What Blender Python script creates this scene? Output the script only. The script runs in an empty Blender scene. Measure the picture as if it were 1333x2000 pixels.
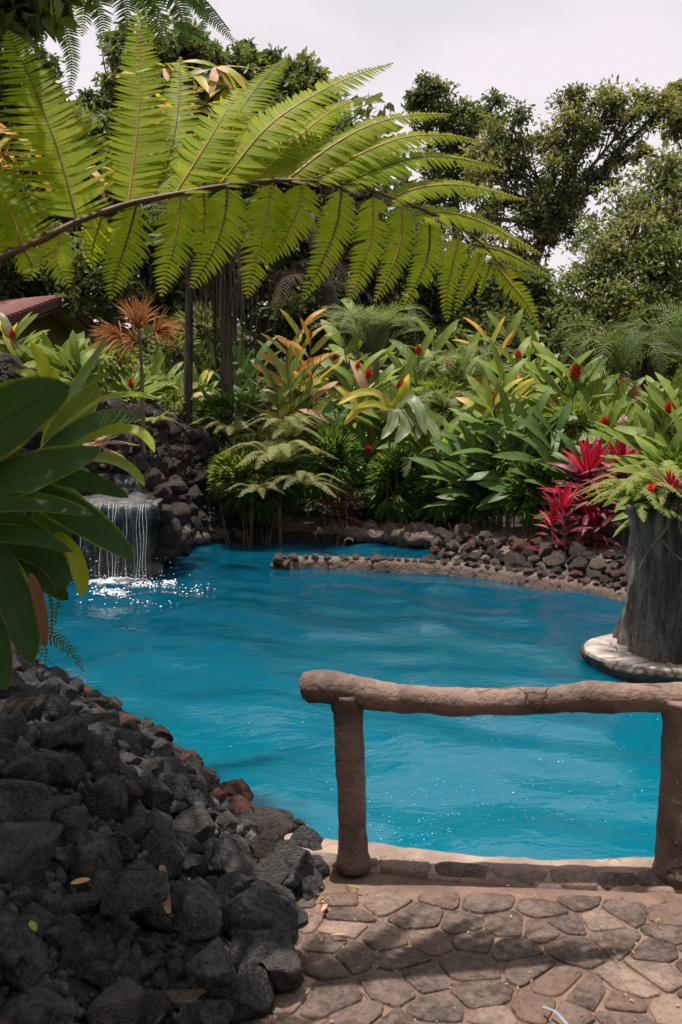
import bpy, math
import numpy as np
from mathutils import Vector, Matrix, noise as mn
rng = np.random.RandomState(11)
sc = bpy.context.scene
COL = sc.collection

# ------------------------------------------------------------------ camera, world, sun, exposure
FPX, HC = 1944.4, 1.65
PITCH = math.atan(220 / FPX)
cd = bpy.data.cameras.new('camera'); cam = bpy.data.objects.new('camera', cd); COL.objects.link(cam)
cd.sensor_fit = 'HORIZONTAL'; cd.sensor_width = 24.0; cd.lens = 35.0
cd.clip_start = 0.05; cd.clip_end = 1500
cam.location = (0, 0, HC); cam.rotation_euler = (math.pi / 2 - PITCH, 0, 0)
sc.camera = cam
cd.dof.use_dof = True; cd.dof.focus_distance = 7.0; cd.dof.aperture_fstop = 8.0

SUN_DIR = Vector((-0.10, 0.035, 0.66)).normalized()       # towards the sun: high, ahead and a little left
elev = math.asin(SUN_DIR.z); azim = math.atan2(SUN_DIR.x, SUN_DIR.y)
w = bpy.data.worlds.new('World'); sc.world = w; w.use_nodes = True
wn, wl = w.node_tree.nodes, w.node_tree.links
wn.clear()
sky = wn.new('ShaderNodeTexSky'); sky.sky_type = 'NISHITA'; sky.sun_disc = False
sky.sun_elevation = elev; sky.sun_rotation = azim; sky.dust_density = 3.0
b1 = wn.new('ShaderNodeBackground'); b1.inputs['Strength'].default_value = 0.06
b2 = wn.new('ShaderNodeBackground'); b2.inputs['Strength'].default_value = 0.66
mx = wn.new('ShaderNodeMixShader'); mx.inputs[0].default_value = 0.88
tc = wn.new('ShaderNodeTexCoord')
mp = wn.new('ShaderNodeMapping'); mp.inputs['Scale'].default_value = (1.4, 1.4, 3.2); mp.inputs['Location'].default_value = (0.35, 0.2, 0.1)
nz = wn.new('ShaderNodeTexNoise'); nz.inputs['Scale'].default_value = 2.2; nz.inputs['Detail'].default_value = 6; nz.inputs['Roughness'].default_value = 0.5
cr = wn.new('ShaderNodeValToRGB')
cr.color_ramp.elements[0].position = 0.34; cr.color_ramp.elements[0].color = (0.86, 0.815, 0.855, 1)
cr.color_ramp.elements[1].position = 0.50; cr.color_ramp.elements[1].color = (1.0, 0.915, 0.955, 1)
wo = wn.new('ShaderNodeOutputWorld')
wl.new(tc.outputs['Generated'], mp.inputs[0]); wl.new(mp.outputs[0], nz.inputs['Vector']); wl.new(nz.outputs['Fac'], cr.inputs[0])
wl.new(sky.outputs[0], b1.inputs[0]); wl.new(cr.outputs[0], b2.inputs[0])
wl.new(b1.outputs[0], mx.inputs[1]); wl.new(b2.outputs[0], mx.inputs[2]); wl.new(mx.outputs[0], wo.inputs[0])

sl = bpy.data.lights.new('sun', 'SUN'); sl.energy = 5.0; sl.angle = math.radians(0.55); sl.color = (1.0, 0.89, 0.80)
so = bpy.data.objects.new('sun', sl); COL.objects.link(so)
so.rotation_euler = (-SUN_DIR).to_track_quat('-Z', 'Y').to_euler(); so.location = SUN_DIR * 60
sc.view_settings.view_transform = 'Standard'; sc.view_settings.look = 'None'
sc.view_settings.gamma = 1.0; sc.view_settings.exposure = 0.62; sc.view_settings.use_curve_mapping = False
sc.cycles.max_bounces = 8; sc.cycles.transparent_max_bounces = 12; sc.cycles.transmission_bounces = 5
sc.cycles.diffuse_bounces = 3; sc.cycles.glossy_bounces = 3; sc.cycles.use_denoising = True
sc.cycles.caustics_reflective = False; sc.cycles.caustics_refractive = False
sc.cycles.sample_clamp_indirect = 4.0

# ------------------------------------------------------------------ measuring from the camera
CP, SP = math.cos(PITCH), math.sin(PITCH)
def ray(px, py):
    xr, yr = (px - 666.5) / FPX, (1000 - py) / FPX
    return np.array([xr, CP + yr * SP, -SP + yr * CP])
def P(px, py, d):
    r = ray(px, py); t = d / r[1]
    return np.array([0, 0, HC]) + r * t
def G(px, py, z=0.0):
    r = ray(px, py); t = (z - HC) / r[2]
    return np.array([0, 0, HC]) + r * t
def V3(p): return Vector((float(p[0]), float(p[1]), float(p[2])))
def nrmz(v):
    v = np.asarray(v, float); return v / (np.linalg.norm(v, axis=-1, keepdims=True) + 1e-12)
def smooth(a, b, x):
    t = np.clip((x - a) / (b - a), 0, 1); return t * t * (3 - 2 * t)

# ------------------------------------------------------------------ mesh helpers
class MB:
    def __init__(s): s.v, s.q, s.t, s.uv, s.qm, s.tm, s.n = [], [], [], [], [], [], 0
    def add(s, v, q=None, t=None, uv=None, m=0):
        v = np.asarray(v, float).reshape(-1, 3)
        s.v.append(v); s.uv.append(np.zeros((len(v), 2)) if uv is None else np.asarray(uv, float).reshape(-1, 2))
        if q is not None and len(q): s.q.append(np.asarray(q, int) + s.n); s.qm.append(np.full(len(q), m))
        if t is not None and len(t): s.t.append(np.asarray(t, int) + s.n); s.tm.append(np.full(len(t), m))
        s.n += len(v); return s
    def mesh(s, name, mats, sm=True):
        me = bpy.data.meshes.new(name)
        v = np.concatenate(s.v); uv = np.concatenate(s.uv)
        q = np.concatenate(s.q) if s.q else np.zeros((0, 4), int)
        t = np.concatenate(s.t) if s.t else np.zeros((0, 3), int)
        mi = np.concatenate((s.qm or [np.zeros(0, int)]) + (s.tm or [np.zeros(0, int)])).astype(np.int32)
        loops = np.concatenate([q.ravel(), t.ravel()]).astype(np.int32)
        tot = np.concatenate([np.full(len(q), 4), np.full(len(t), 3)]).astype(np.int32)
        start = np.concatenate([[0], np.cumsum(tot)[:-1]]).astype(np.int32)
        me.vertices.add(len(v)); me.vertices.foreach_set('co', v.astype(np.float32).ravel())
        me.loops.add(len(loops)); me.loops.foreach_set('vertex_index', loops)
        me.polygons.add(len(tot)); me.polygons.foreach_set('loop_start', start); me.polygons.foreach_set('loop_total', tot)
        me.polygons.foreach_set('material_index', mi)
        me.polygons.foreach_set('use_smooth', np.full(len(tot), sm))
        ul = me.uv_layers.new(name='UVMap'); ul.data.foreach_set('uv', uv[loops].astype(np.float32).ravel())
        for m in (mats if isinstance(mats, (list, tuple)) else [mats]): me.materials.append(m)
        me.update(calc_edges=True); me.validate()
        return me
    def build(s, name, mats, parent=None, sm=True, **k): return obj(name, s.mesh(name, mats, sm), parent, **k)

def wmat(o):
    m = o.matrix_basis.copy()
    return m if o.parent is None else wmat(o.parent) @ m
def obj(name, me, parent=None, M=None, label=None, kind=None):
    o = bpy.data.objects.new(name, me); COL.objects.link(o)
    M = Matrix.Identity(4) if M is None else M
    if parent is not None:
        o.parent = parent; M = wmat(parent).inverted() @ M
    o.matrix_basis = M
    if label: o['label'] = label
    if kind: o['kind'] = kind
    return o
def thing(name, label, cat, loc, group=None):
    o = bpy.data.objects.new(name, None); COL.objects.link(o); o.location = V3(loc); o.empty_display_size = .1
    o['label'] = label; o['category'] = cat
    if group: o['group'] = group
    return o
def tag(o, label, cat, group=None):
    o['label'] = label; o['category'] = cat
    if group: o['group'] = group
    return o

def spline(ctrl, n):
    c = np.asarray(ctrl, float)
    if len(c) == 2: return c[0] + (c[1] - c[0]) * np.linspace(0, 1, n)[:, None]
    e = np.vstack([2 * c[0] - c[1], c, 2 * c[-1] - c[-2]])
    seg = np.concatenate([[0], np.cumsum(np.linalg.norm(np.diff(c, axis=0), axis=1))])
    u = np.linspace(0, seg[-1], n); out = []
    for x in u:
        i = min(max(int(np.searchsorted(seg, x, 'right')) - 1, 0), len(c) - 2)
        t = (x - seg[i]) / max(seg[i + 1] - seg[i], 1e-9)
        p0, p1, p2, p3 = e[i], e[i + 1], e[i + 2], e[i + 3]
        out.append(.5 * ((2 * p1) + (-p0 + p2) * t + (2 * p0 - 5 * p1 + 4 * p2 - p3) * t * t + (-p0 + 3 * p1 - 3 * p2 + p3) * t ** 3))
    return np.array(out)
def tangents(p):
    return nrmz(np.gradient(p, axis=0))
def frames(p, up=(0, 0, 1)):
    T = tangents(p); up = np.asarray(up, float)
    a = up - T[0] * np.dot(up, T[0])
    if np.linalg.norm(a) < .05: a = np.array([1., 0, 0]) - T[0] * T[0][0]
    a = nrmz(a); A = []
    for t in T:
        a = nrmz(a - t * np.dot(a, t)); A.append(a)
    A = np.array(A); return T, A, np.cross(T, A)
def tube(mb, p, r, k=8, m=0, rough=0.0, freq=6.0, cap=True, squash=None):
    p = np.asarray(p, float); n = len(p); r = np.broadcast_to(np.asarray(r, float), (n,)) if np.ndim(r) == 0 or len(np.atleast_1d(r)) == n else np.interp(np.linspace(0, 1, n), np.linspace(0, 1, len(r)), r)
    T, A, B = frames(p)
    th = np.linspace(0, 2 * np.pi, k, endpoint=False)
    ring = A[:, None] * np.cos(th)[None, :, None] + B[:, None] * np.sin(th)[None, :, None]
    rr = np.repeat(r[:, None], k, 1)
    v = p[:, None] + ring * rr[..., None]
    if rough:
        for i in range(n):
            for j in range(k):
                q = v[i, j]
                v[i, j] += ring[i, j] * rough * (mn.fractal(V3(q * freq), .6, 2.1, 4))
    v = v.reshape(-1, 3)
    i = np.arange(n - 1)[:, None] * k; j = np.arange(k)[None]; j2 = (j + 1) % k
    q = np.stack([i + j, i + j2, i + k + j2, i + k + j], -1).reshape(-1, 4)
    uv = np.stack([np.tile(np.arange(k) / k, n), np.repeat(np.linspace(0, 1, n), k)], -1)
    t = None
    if cap:
        v = np.vstack([v, p[0], p[-1]]); uv = np.vstack([uv, [0, 0], [0, 1]])
        c0, c1 = n * k, n * k + 1; jj = np.arange(k); j2 = (jj + 1) % k
        t = np.vstack([np.stack([np.full(k, c0), j2, jj], -1), np.stack([np.full(k, c1), (n - 1) * k + jj, (n - 1) * k + j2], -1)])
    mb.add(v, q, t, uv, m)
    return mb
def lance(t, tip=.75, base=.55): return np.clip((t + .015) ** base * (1 - t) ** tip * 1.75, .02, 1)
def leafgeo(mb, p, wd, nrm, fold=.15, across=2, wave=0.0, m=0, ph=0.0):
    """one leaf blade along p, half width wd, folded up along the midrib"""
    p = np.asarray(p, float); n = len(p); T = tangents(p); nrm = np.broadcast_to(np.asarray(nrm, float), p.shape)
    S = nrmz(np.cross(nrm, T)); U = np.cross(T, S)
    us = np.linspace(-1, 1, 2 * (across // 2) + 1) if across > 1 else np.array([-1., 1.])
    t = np.linspace(0, 1, n)
    wv = wave * np.sin(t * 19 + ph)[:, None] * np.abs(us)[None] ** 2
    v = p[:, None] + S[:, None] * (wd[:, None] * us[None])[..., None] + U[:, None] * (wd[:, None] * (fold * np.abs(us)[None] ** 1.3 + wv))[..., None]
    k = len(us)
    i = np.arange(n - 1)[:, None] * k; j = np.arange(k - 1)[None]
    q = np.stack([i + j, i + j + 1, i + k + j + 1, i + k + j], -1).reshape(-1, 4)
    uv = np.stack([np.tile(us * .5 + .5, n), np.repeat(t, k)], -1)
    mb.add(v.reshape(-1, 3), q, None, uv, m)
    return mb
def pinna(mb, p, nrm, L, step, wd, prof=None, sweep=.35, droop=.12, m=0, mr=1, rib=.003, seed=0, jit=.10, vee=0.0):
    """a feather of narrow leaflets along the midrib p"""
    r = np.random.RandomState(seed)
    p = np.asarray(p, float); seg = np.linalg.norm(np.diff(p, axis=0), axis=1); s = np.concatenate([[0], np.cumsum(seg)])
    n = max(6, int(s[-1] / step)); t = (np.arange(n) + .6) / n
    b = np.stack([np.interp(t * s[-1], s, p[:, i]) for i in range(3)], -1)
    Tp = tangents(p); T = nrmz(np.stack([np.interp(t * s[-1], s, Tp[:, i]) for i in range(3)], -1))
    nr = np.asarray(nrm, float)
    if nr.ndim == 2: nr = nrmz(np.stack([np.interp(t, np.linspace(0, 1, len(nr)), nr[:, i]) for i in range(3)], -1))
    N0 = nrmz(nr - T * np.sum(nr * T, -1, keepdims=True)); S = np.cross(N0, T)
    pr = (np.minimum(1, .55 + 2.2 * t) * np.clip(1 - t, 0, 1) ** .62 * 1.06) if prof is None else prof(t)
    for sg in (-1, 1):
        l = L * pr * (1 + r.uniform(-jit, jit, n)); sw = sweep + r.uniform(-.11, .11, n)
        keep = np.ones(n); keep[r.rand(n) < .03] = .3; l = l * keep; d = nrmz(S * sg + T * sw[:, None] + N0 * (vee + r.uniform(-.08, .08, n) * (1 + 2 * vee))[:, None])
        ss = np.array([0, .33, .7, 1.]); ww = np.array([.75, 1., .72, .06])
        c = b[:, None] + d[:, None] * (l[:, None] * ss[None])[..., None] + T[:, None] * (l[:, None] * (.16 * ss ** 2)[None])[..., None] - N0[:, None] * (l[:, None] * (droop * ss ** 2)[None])[..., None]
        wv = (wd * np.clip(pr, .25, 1) ** .5)[:, None] * ww[None]
        wt = nrmz(T - d * np.sum(T * d, -1, keepdims=True))
        v = np.stack([c - wt[:, None] * wv[..., None], c + wt[:, None] * wv[..., None]], 2).reshape(-1, 3)
        base = np.arange(n)[:, None] * 8; k = np.arange(3)[None] * 2
        q = np.stack([base + k, base + k + 1, base + k + 3, base + k + 2], -1).reshape(-1, 4)
        uv = np.stack([np.tile(np.tile([0, 1.], 4), n), np.tile(np.repeat(ss, 2), n)], -1)
        mb.add(v, q, None, uv, m)
    if rib: tube(mb, p, np.linspace(rib, rib * .3, len(p)), 4, mr, cap=False)
    return mb
def leafcloud(mb, pts, dirs, size, asp=.38, m=0, seed=0, up=.5, droop=0.0):
    """many small pointed leaves: two bent triangles pairs each"""
    r = np.random.RandomState(seed); n = len(pts)
    d = nrmz(np.asarray(dirs) + r.normal(0, .55, (n, 3)) + np.array([0, 0, -droop]))
    a = nrmz(np.cross(d, nrmz(r.normal(0, .6, (n, 3)) + np.array([0, 0, up]))))
    nn = np.cross(a, d); L = (size * r.uniform(.65, 1.35, n))[:, None]
    p0 = pts - d * L * .5; p1 = pts + a * L * asp * .5 + nn * L * .06; p2 = pts + d * L * .5 - nn * L * .08; p3 = pts - a * L * asp * .5 + nn * L * .06
    v = np.stack([p0, p1, p2, p3], 1).reshape(-1, 3); b = np.arange(n)[:, None] * 4
    t = np.vstack([b + np.array([[0, 1, 2]]), b + np.array([[0, 2, 3]])])
    uv = np.tile(np.array([[.5, 0], [1, .5], [.5, 1], [0, .5]]), (n, 1))
    mb.add(v, None, t, uv, m); return mb

# ------------------------------------------------------------------ materials
class NM:
    def __init__(s, name):
        s.m = bpy.data.materials.new(name); s.m.use_nodes = True; s.t = s.m.node_tree; s.t.nodes.clear()
        s.out = s.t.nodes.new('ShaderNodeOutputMaterial')
    def n(s, ty, **k):
        nd = s.t.nodes.new('ShaderNode' + ty)
        for a, b in k.items():
            if a.startswith('_'): setattr(nd, a[1:], b)
            else: s.set(nd, a.replace('__', ' '), b)
        return nd
    def set(s, nd, key, b):
        inp = nd.inputs[int(key[1:])] if key[0] == 'i' and key[1:].isdigit() else nd.inputs[key]
        if isinstance(b, bpy.types.NodeSocket): s.t.links.new(b, inp)
        elif isinstance(b, (tuple, list)) and len(b) == 3 and inp.type == 'RGBA': inp.default_value = (*b, 1)
        else: inp.default_value = b
    def mix(s, f, a, b, mode='MIX'):
        nd = s.t.nodes.new('ShaderNodeMix'); nd.data_type = 'RGBA'; nd.blend_type = mode
        for k, v in (('Factor', f), ('A', a), ('B', b)):
            i = [x for x in nd.inputs if x.name == k and x.type == ('VALUE' if k == 'Factor' else 'RGBA')][0]
            if isinstance(v, bpy.types.NodeSocket): s.t.links.new(v, i)
            else: i.default_value = v if k == 'Factor' else (*v, 1)
        return [x for x in nd.outputs if x.type == 'RGBA'][0]
    def math(s, op, a, b=0.0, c=None):
        nd = s.t.nodes.new('ShaderNodeMath'); nd.operation = op
        for i, v in enumerate((a, b) if c is None else (a, b, c)):
            if isinstance(v, bpy.types.NodeSocket): s.t.links.new(v, nd.inputs[i])
            else: nd.inputs[i].default_value = v
        return nd.outputs[0]
    def ramp(s, f, *st):
        nd = s.t.nodes.new('ShaderNodeValToRGB'); e = nd.color_ramp.elements
        while len(e) < len(st): e.new(.5)
        for i, (p, c) in enumerate(st): e[i].position = p; e[i].color = (*c, 1) if len(c) == 3 else c
        s.t.links.new(f, nd.inputs[0]); return nd.outputs[0]
    def ss(s, f, a, b, o0=0.0, o1=1.0):
        nd = s.t.nodes.new('ShaderNodeMapRange'); nd.interpolation_type = 'SMOOTHSTEP'
        s.t.links.new(f, nd.inputs[0])
        for i, v in enumerate((a, b, o0, o1)): nd.inputs[i + 1].default_value = v
        return nd.outputs[0]
    def coords(s, kind='Object', rnd=True, scale=1.0):
        tc = s.n('TexCoord'); o = tc.outputs[kind]
        if rnd:
            oi = s.n('ObjectInfo'); sc_ = s.n('VectorMath', _operation='SCALE', i0=(37.0, 91.0, 53.0)); s.t.links.new(oi.outputs['Random'], sc_.inputs['Scale'])
            ad = s.n('VectorMath', _operation='ADD'); s.t.links.new(o, ad.inputs[0]); s.t.links.new(sc_.outputs[0], ad.inputs[1]); o = ad.outputs[0]
        return o
    def noise(s, co, scale, detail=4.0, rough=.55, dist=0.0):
        nd = s.n('TexNoise', Scale=scale, Detail=detail, Roughness=rough, Distortion=dist); s.t.links.new(co, nd.inputs['Vector']); return nd.outputs['Fac']
    def bump(s, h, strength, dist, nin=None):
        nd = s.n('Bump', Strength=strength, Distance=dist); s.t.links.new(h, nd.inputs['Height'])
        if nin is not None: s.t.links.new(nin, nd.inputs['Normal'])
        return nd.outputs[0]
    def done(s, sh):
        s.t.links.new(sh, s.out.inputs['Surface']); return s.m

def leaf_mat(name, a, b, trans, rough=.42, tf=.42, island=False, rib=None, edge=None, vein=.10, spec=.2, tipc=None):
    g_ = .88 / (1 - tf); a, b, rib, edge, tipc = [None if q is None else tuple(min(.8, x * g_) for x in q) for q in (a, b, rib, edge, tipc)]
    k = NM(name)
    rnd = k.n('NewGeometry').outputs['Random Per Island'] if island else k.n('ObjectInfo').outputs['Random']
    c = k.mix(rnd, a, b); tr = trans
    uv = k.n('UVMap'); sx = k.n('SeparateXYZ'); k.t.links.new(uv.outputs[0], sx.inputs[0])
    au = k.math('ABSOLUTE', k.math('MULTIPLY_ADD', sx.outputs[0], 2.0, -1.0))
    co = k.coords('Object', True)
    nz_ = k.noise(co, 9.0 if not island else 1.2, 4)
    c = k.mix(k.ss(nz_, .3, .75, 0, .55), c, tuple(x * .55 for x in a))
    trc = k.mix(k.ss(nz_, .3, .75, 0, .4), trans, tuple(x * .6 for x in trans))
    if edge is not None:
        f = k.ss(k.math('ADD', au, k.math('MULTIPLY', nz_, .5)), 1.08, 1.42, 0, .8); c = k.mix(f, c, edge); trc = k.mix(f, trc, tuple(min(1, x * 2.0) for x in edge))
    if tipc is not None:
        f = k.ss(k.math('ADD', sx.outputs[1], k.math('MULTIPLY', nz_, .5)), .85, 1.25, 0, .9); c = k.mix(f, c, tipc); trc = k.mix(f, trc, tuple(min(1, x * 1.8) for x in tipc))
    if rib is not None:
        f = k.ss(au, .03, .10, .9, 0); c = k.mix(f, c, rib)
    bs = k.n('BsdfPrincipled', Base__Color=c, Roughness=rough); k.set(bs, 'Specular IOR Level', spec)
    if not island:
        sp = k.ss(k.noise(co, 70.0, 3, .6), .66, .74, 0, .35); c = k.mix(sp, c, (.16, .13, .05)); sp2 = k.ss(k.noise(co, 23.0, 4, .7), .62, .72, 0, .3); c = k.mix(sp2, c, tuple(x * .4 for x in a))
        vl = k.ss(k.math('SINE', k.math('MULTIPLY', k.math('ADD', sx.outputs[1], k.math('MULTIPLY', au, -.30)), 95.0)), .55, 1.0, 0, .22); c = k.mix(vl, c, tuple(min(.8, x * 1.9) for x in b)); k.set(bs, 'Base Color', c)
        vv = k.math('SINE', k.math('MULTIPLY', k.math('ADD', sx.outputs[1], k.math('MULTIPLY', au, -.35)), 120.0))
        k.t.links.new(k.bump(vv, vein, .004), bs.inputs['Normal'])
    tl = k.n('BsdfTranslucent', Color=trc)
    ms = k.n('MixShader', Fac=tf); k.t.links.new(bs.outputs[0], ms.inputs[1]); k.t.links.new(tl.outputs[0], ms.inputs[2])
    return k.done(ms.outputs[0])

def rock_mat(name, dark, light, red=None, redf=0.0, scale=1.0, dust=(.2, .165, .14), bstr=.8):
    k = NM(name); co = k.coords('Object', True)
    n1 = k.noise(co, 1.6 * scale, 5, .6); n2 = k.noise(co, 7.0 * scale, 8, .7); n3 = k.noise(co, 30 * scale, 4, .7)
    vo = k.n('TexVoronoi', Scale=11.0 * scale); k.t.links.new(co, vo.inputs['Vector']); pores = k.ss(vo.outputs['Distance'], .08, .42)
    oi = k.n('ObjectInfo').outputs['Random']
    c = k.mix(k.ss(n2, .35, .72), dark, light)
    c = k.mix(k.ss(n1, .42, .7, 0, .6), c, tuple(x * 1.35 for x in light))
    c = k.mix(k.ss(oi, .55, 1.0, 0, .55), c, (light[0] * 1.1, light[1] * .98, light[2] * .94))
    if red is not None:
        c = k.mix(k.ss(n1, .5 - redf * .3, .75 - redf * .3, 0, min(1, .35 + redf)), c, red)
    c = k.mix(k.ss(n3, .56, .76, 0, .55), c, dust)
    c = k.mix(k.math('MULTIPLY_ADD', pores, -.35, .35), c, tuple(x * .3 for x in dark))
    h = k.math('ADD', k.math('MULTIPLY', n2, 1.0), k.math('ADD', k.math('MULTIPLY', pores, .35), k.math('MULTIPLY', n3, .45)))
    bs = k.n('BsdfPrincipled', Base__Color=c, Roughness=.88); k.set(bs, 'Specular IOR Level', .25)
    k.t.links.new(k.bump(h, bstr, .09 / scale), bs.inputs['Normal'])
    return k.done(bs.outputs[0])

def plain_mat(name, a, b, scale=6.0, rough=.8, bump=.4, bdist=.01, stretch=None, spec=.3, rnd=True, fine=8.0, cracks=False):
    k = NM(name); co = k.coords('Object', rnd)
    if stretch is not None:
        mpn = k.n('Mapping'); mpn.inputs['Scale'].default_value = stretch; k.t.links.new(co, mpn.inputs[0]); co = mpn.outputs[0]
    n1 = k.noise(co, scale, 6, .6); n2 = k.noise(co, scale * fine, 4, .6)
    c = k.mix(k.ss(n1, .33, .68), a, b); c = k.mix(k.ss(n2, .5, .75, 0, .45), c, tuple(x * .55 for x in a))
    hh = k.math('ADD', n1, k.math('MULTIPLY', n2, .5))
    if cracks:
        vo = k.n('TexVoronoi', Scale=7.0, _feature='DISTANCE_TO_EDGE'); dn = k.n('TexNoise', Scale=9.0, Detail=4.0); k.t.links.new(co, dn.inputs['Vector']); ad = k.n('VectorMath', _operation='MULTIPLY_ADD', i1=(.16, .16, .16)); k.t.links.new(dn.outputs['Color'], ad.inputs[0]); k.t.links.new(co, ad.inputs[2]); k.t.links.new(ad.outputs[0], vo.inputs['Vector'])
        ck_ = k.math('MULTIPLY', k.ss(vo.outputs['Distance'], .0, .03, 1, 0), k.ss(k.noise(co, 3.0, 3), .48, .6)); c = k.mix(k.math('MULTIPLY', ck_, .7), c, tuple(x * .3 for x in a)); hh = k.math('SUBTRACT', hh, k.math('MULTIPLY', ck_, .5))
        st = k.ss(k.noise(co, 2.2, 5, .7), .5, .72, 0, .55); c = k.mix(st, c, tuple(x * .5 for x in a)); pl = k.ss(k.noise(co, 14.0, 5, .7), .56, .72, 0, .5); c = k.mix(pl, c, tuple(min(.8, x * 1.6) for x in b))
    bs = k.n('BsdfPrincipled', Base__Color=c, Roughness=rough); k.set(bs, 'Specular IOR Level', spec)
    k.t.links.new(k.bump(hh, bump, bdist), bs.inputs['Normal'])
    return k.done(bs.outputs[0])

M = {}
M['lava'] = rock_mat('lava_rock', (.019, .0195, .022), (.15, .149, .153), dust=(.38, .365, .355), bstr=1.0)
M['lava_red'] = rock_mat('red_lava_rock', (.05, .03, .025), (.11, .07, .055), (.17, .062, .042), .5)
M['lava_brown'] = rock_mat('brown_lava_rock', (.03, .026, .025), (.12, .098, .088), (.15, .08, .06), .2, bstr=1.0)
M['lava_far'] = rock_mat('mound_lava_rock', (.024, .021, .02), (.085, .072, .064), (.12, .062, .05), .1, bstr=1.0)
M['edge_rock'] = rock_mat('pool_edge_rock', (.06, .05, .044), (.2, .16, .135), (.18, .1, .075), .1, bstr=1.0)
M['paving'] = rock_mat('paving_stone', (.046, .036, .031), (.145, .108, .089), None, 0, 5.0, (.22, .155, .122), .7)
M['paving_pale'] = rock_mat('pale_paving_stone', (.105, .08, .066), (.21, .156, .125), None, 0, 5.0, (.3, .235, .19), .5)
M['paving_red'] = rock_mat('red_paving_stone', (.09, .055, .048), (.18, .11, .09), (.2, .06, .045), .3, 5.0, (.25, .17, .14), .5)
M['mortar'] = plain_mat('mortar', (.10, .066, .051), (.18, .118, .09), 5.0, .92, .7, .014, rnd=False, cracks=True)
M['kerb'] = plain_mat('kerb_mortar', (.18, .135, .11), (.32, .245, .20), 6.0, .9, .6, .014, rnd=False, cracks=True)
M['concrete_log'] = plain_mat('weathered_log_render', (.10, .072, .06), (.22, .155, .126), 4.0, .92, 1.0, .02, fine=11.0, cracks=True)
M['soil'] = plain_mat('soil', (.010, .009, .008), (.03, .025, .02), 3.0, .95, .6, .03, rnd=False)
M['bark'] = plain_mat('bark', (.045, .035, .028), (.12, .09, .07), 3.0, .9, .8, .03, (8, 8, 1.2))
M['bark_pale'] = plain_mat('pale_bark', (.10, .085, .065), (.2, .165, .13), 3.0, .9, .6, .02, (6, 6, 1.2))
M['stem'] = plain_mat('green_stem', (.05, .085, .025), (.10, .13, .045), 8.0, .5, .2, .004)
M['stem_brown'] = plain_mat('brown_stem', (.10, .07, .035), (.19, .125, .06), 8.0, .6, .3, .004)
M['rachis'] = plain_mat('frond_stalk', (.055, .03, .018), (.14, .075, .035), 12.0, .55, .3, .003)
M['rachis_tan'] = plain_mat('tan_frond_rib', (.25, .14, .04), (.36, .22, .07), 12.0, .5, .2, .002)
# ------------------------------------------------------------------ the pool outline and the lie of the land
WZ = -0.15
POOLPX = [(640, 1690), (606, 1662), (560, 1612), (500, 1572), (440, 1528), (380, 1482), (330, 1446), (262, 1402), (200, 1366), (140, 1330), (80, 1298), (30, 1275), (-40, 1250), (-170, 1225),
          (-220, 1190), (-60, 1150), (80, 1128), (160, 1118), (240, 1112), (312, 1106), (335, 1088), (400, 1066), (480, 1056), (560, 1056), (700, 1063), (860, 1076), (960, 1088), (1100, 1120),
          (1222, 1160), (1330, 1185), (1560, 1230), (1640, 1500), (1560, 1720), (1333, 1746), (1150, 1742), (1000, 1734), (850, 1722), (740, 1708), (690, 1700)]
POOL = np.array([G(x, y, WZ)[:2] for x, y in POOLPX])
def inside(x, y, poly):
    x = np.asarray(x, float); y = np.asarray(y, float); c = np.zeros(x.shape, bool)
    for (x1, y1), (x2, y2) in zip(poly, np.roll(poly, -1, 0)):
        cond = ((y1 > y) != (y2 > y)); c ^= cond & (x < (x2 - x1) * (y - y1) / (y2 - y1 + 1e-12) + x1)
    return c
def pdist(x, y, poly, closed=True):
    p = np.stack([np.asarray(x, float), np.asarray(y, float)], -1); d = np.full(p.shape[:-1], 1e9)
    A, B = (poly, np.roll(poly, -1, 0)) if closed else (poly[:-1], poly[1:])
    for a, b in zip(A, B):
        e = b - a; t = np.clip(((p - a) @ e) / (e @ e), 0, 1); d = np.minimum(d, np.linalg.norm(p - a - t[..., None] * e, axis=-1))
    return d
def sdist(x, y):
    d = pdist(x, y, POOL); return np.where(inside(x, y, POOL), -d, d)
PROFX = [-6.5, -4.9, -4.12, -3.31, -2.64, -2.27, -2.08, -1.71, -1.5, -1.43, -1.30, -1.1]
PROFZ = [1.9, 2.05, 2.05, 1.72, 1.52, 1.45, 1.36, 1.12, .92, .52, .15, .05]
def wob(x, y, f=1.0):
    return .5 * np.sin(x * 2.3 * f + 1.1 * np.cos(y * 1.7 * f)) + .3 * np.sin(y * 3.7 * f + x * 1.3 * f) + .2 * np.sin(x * 7.1 * f - y * 5.3 * f)
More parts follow.
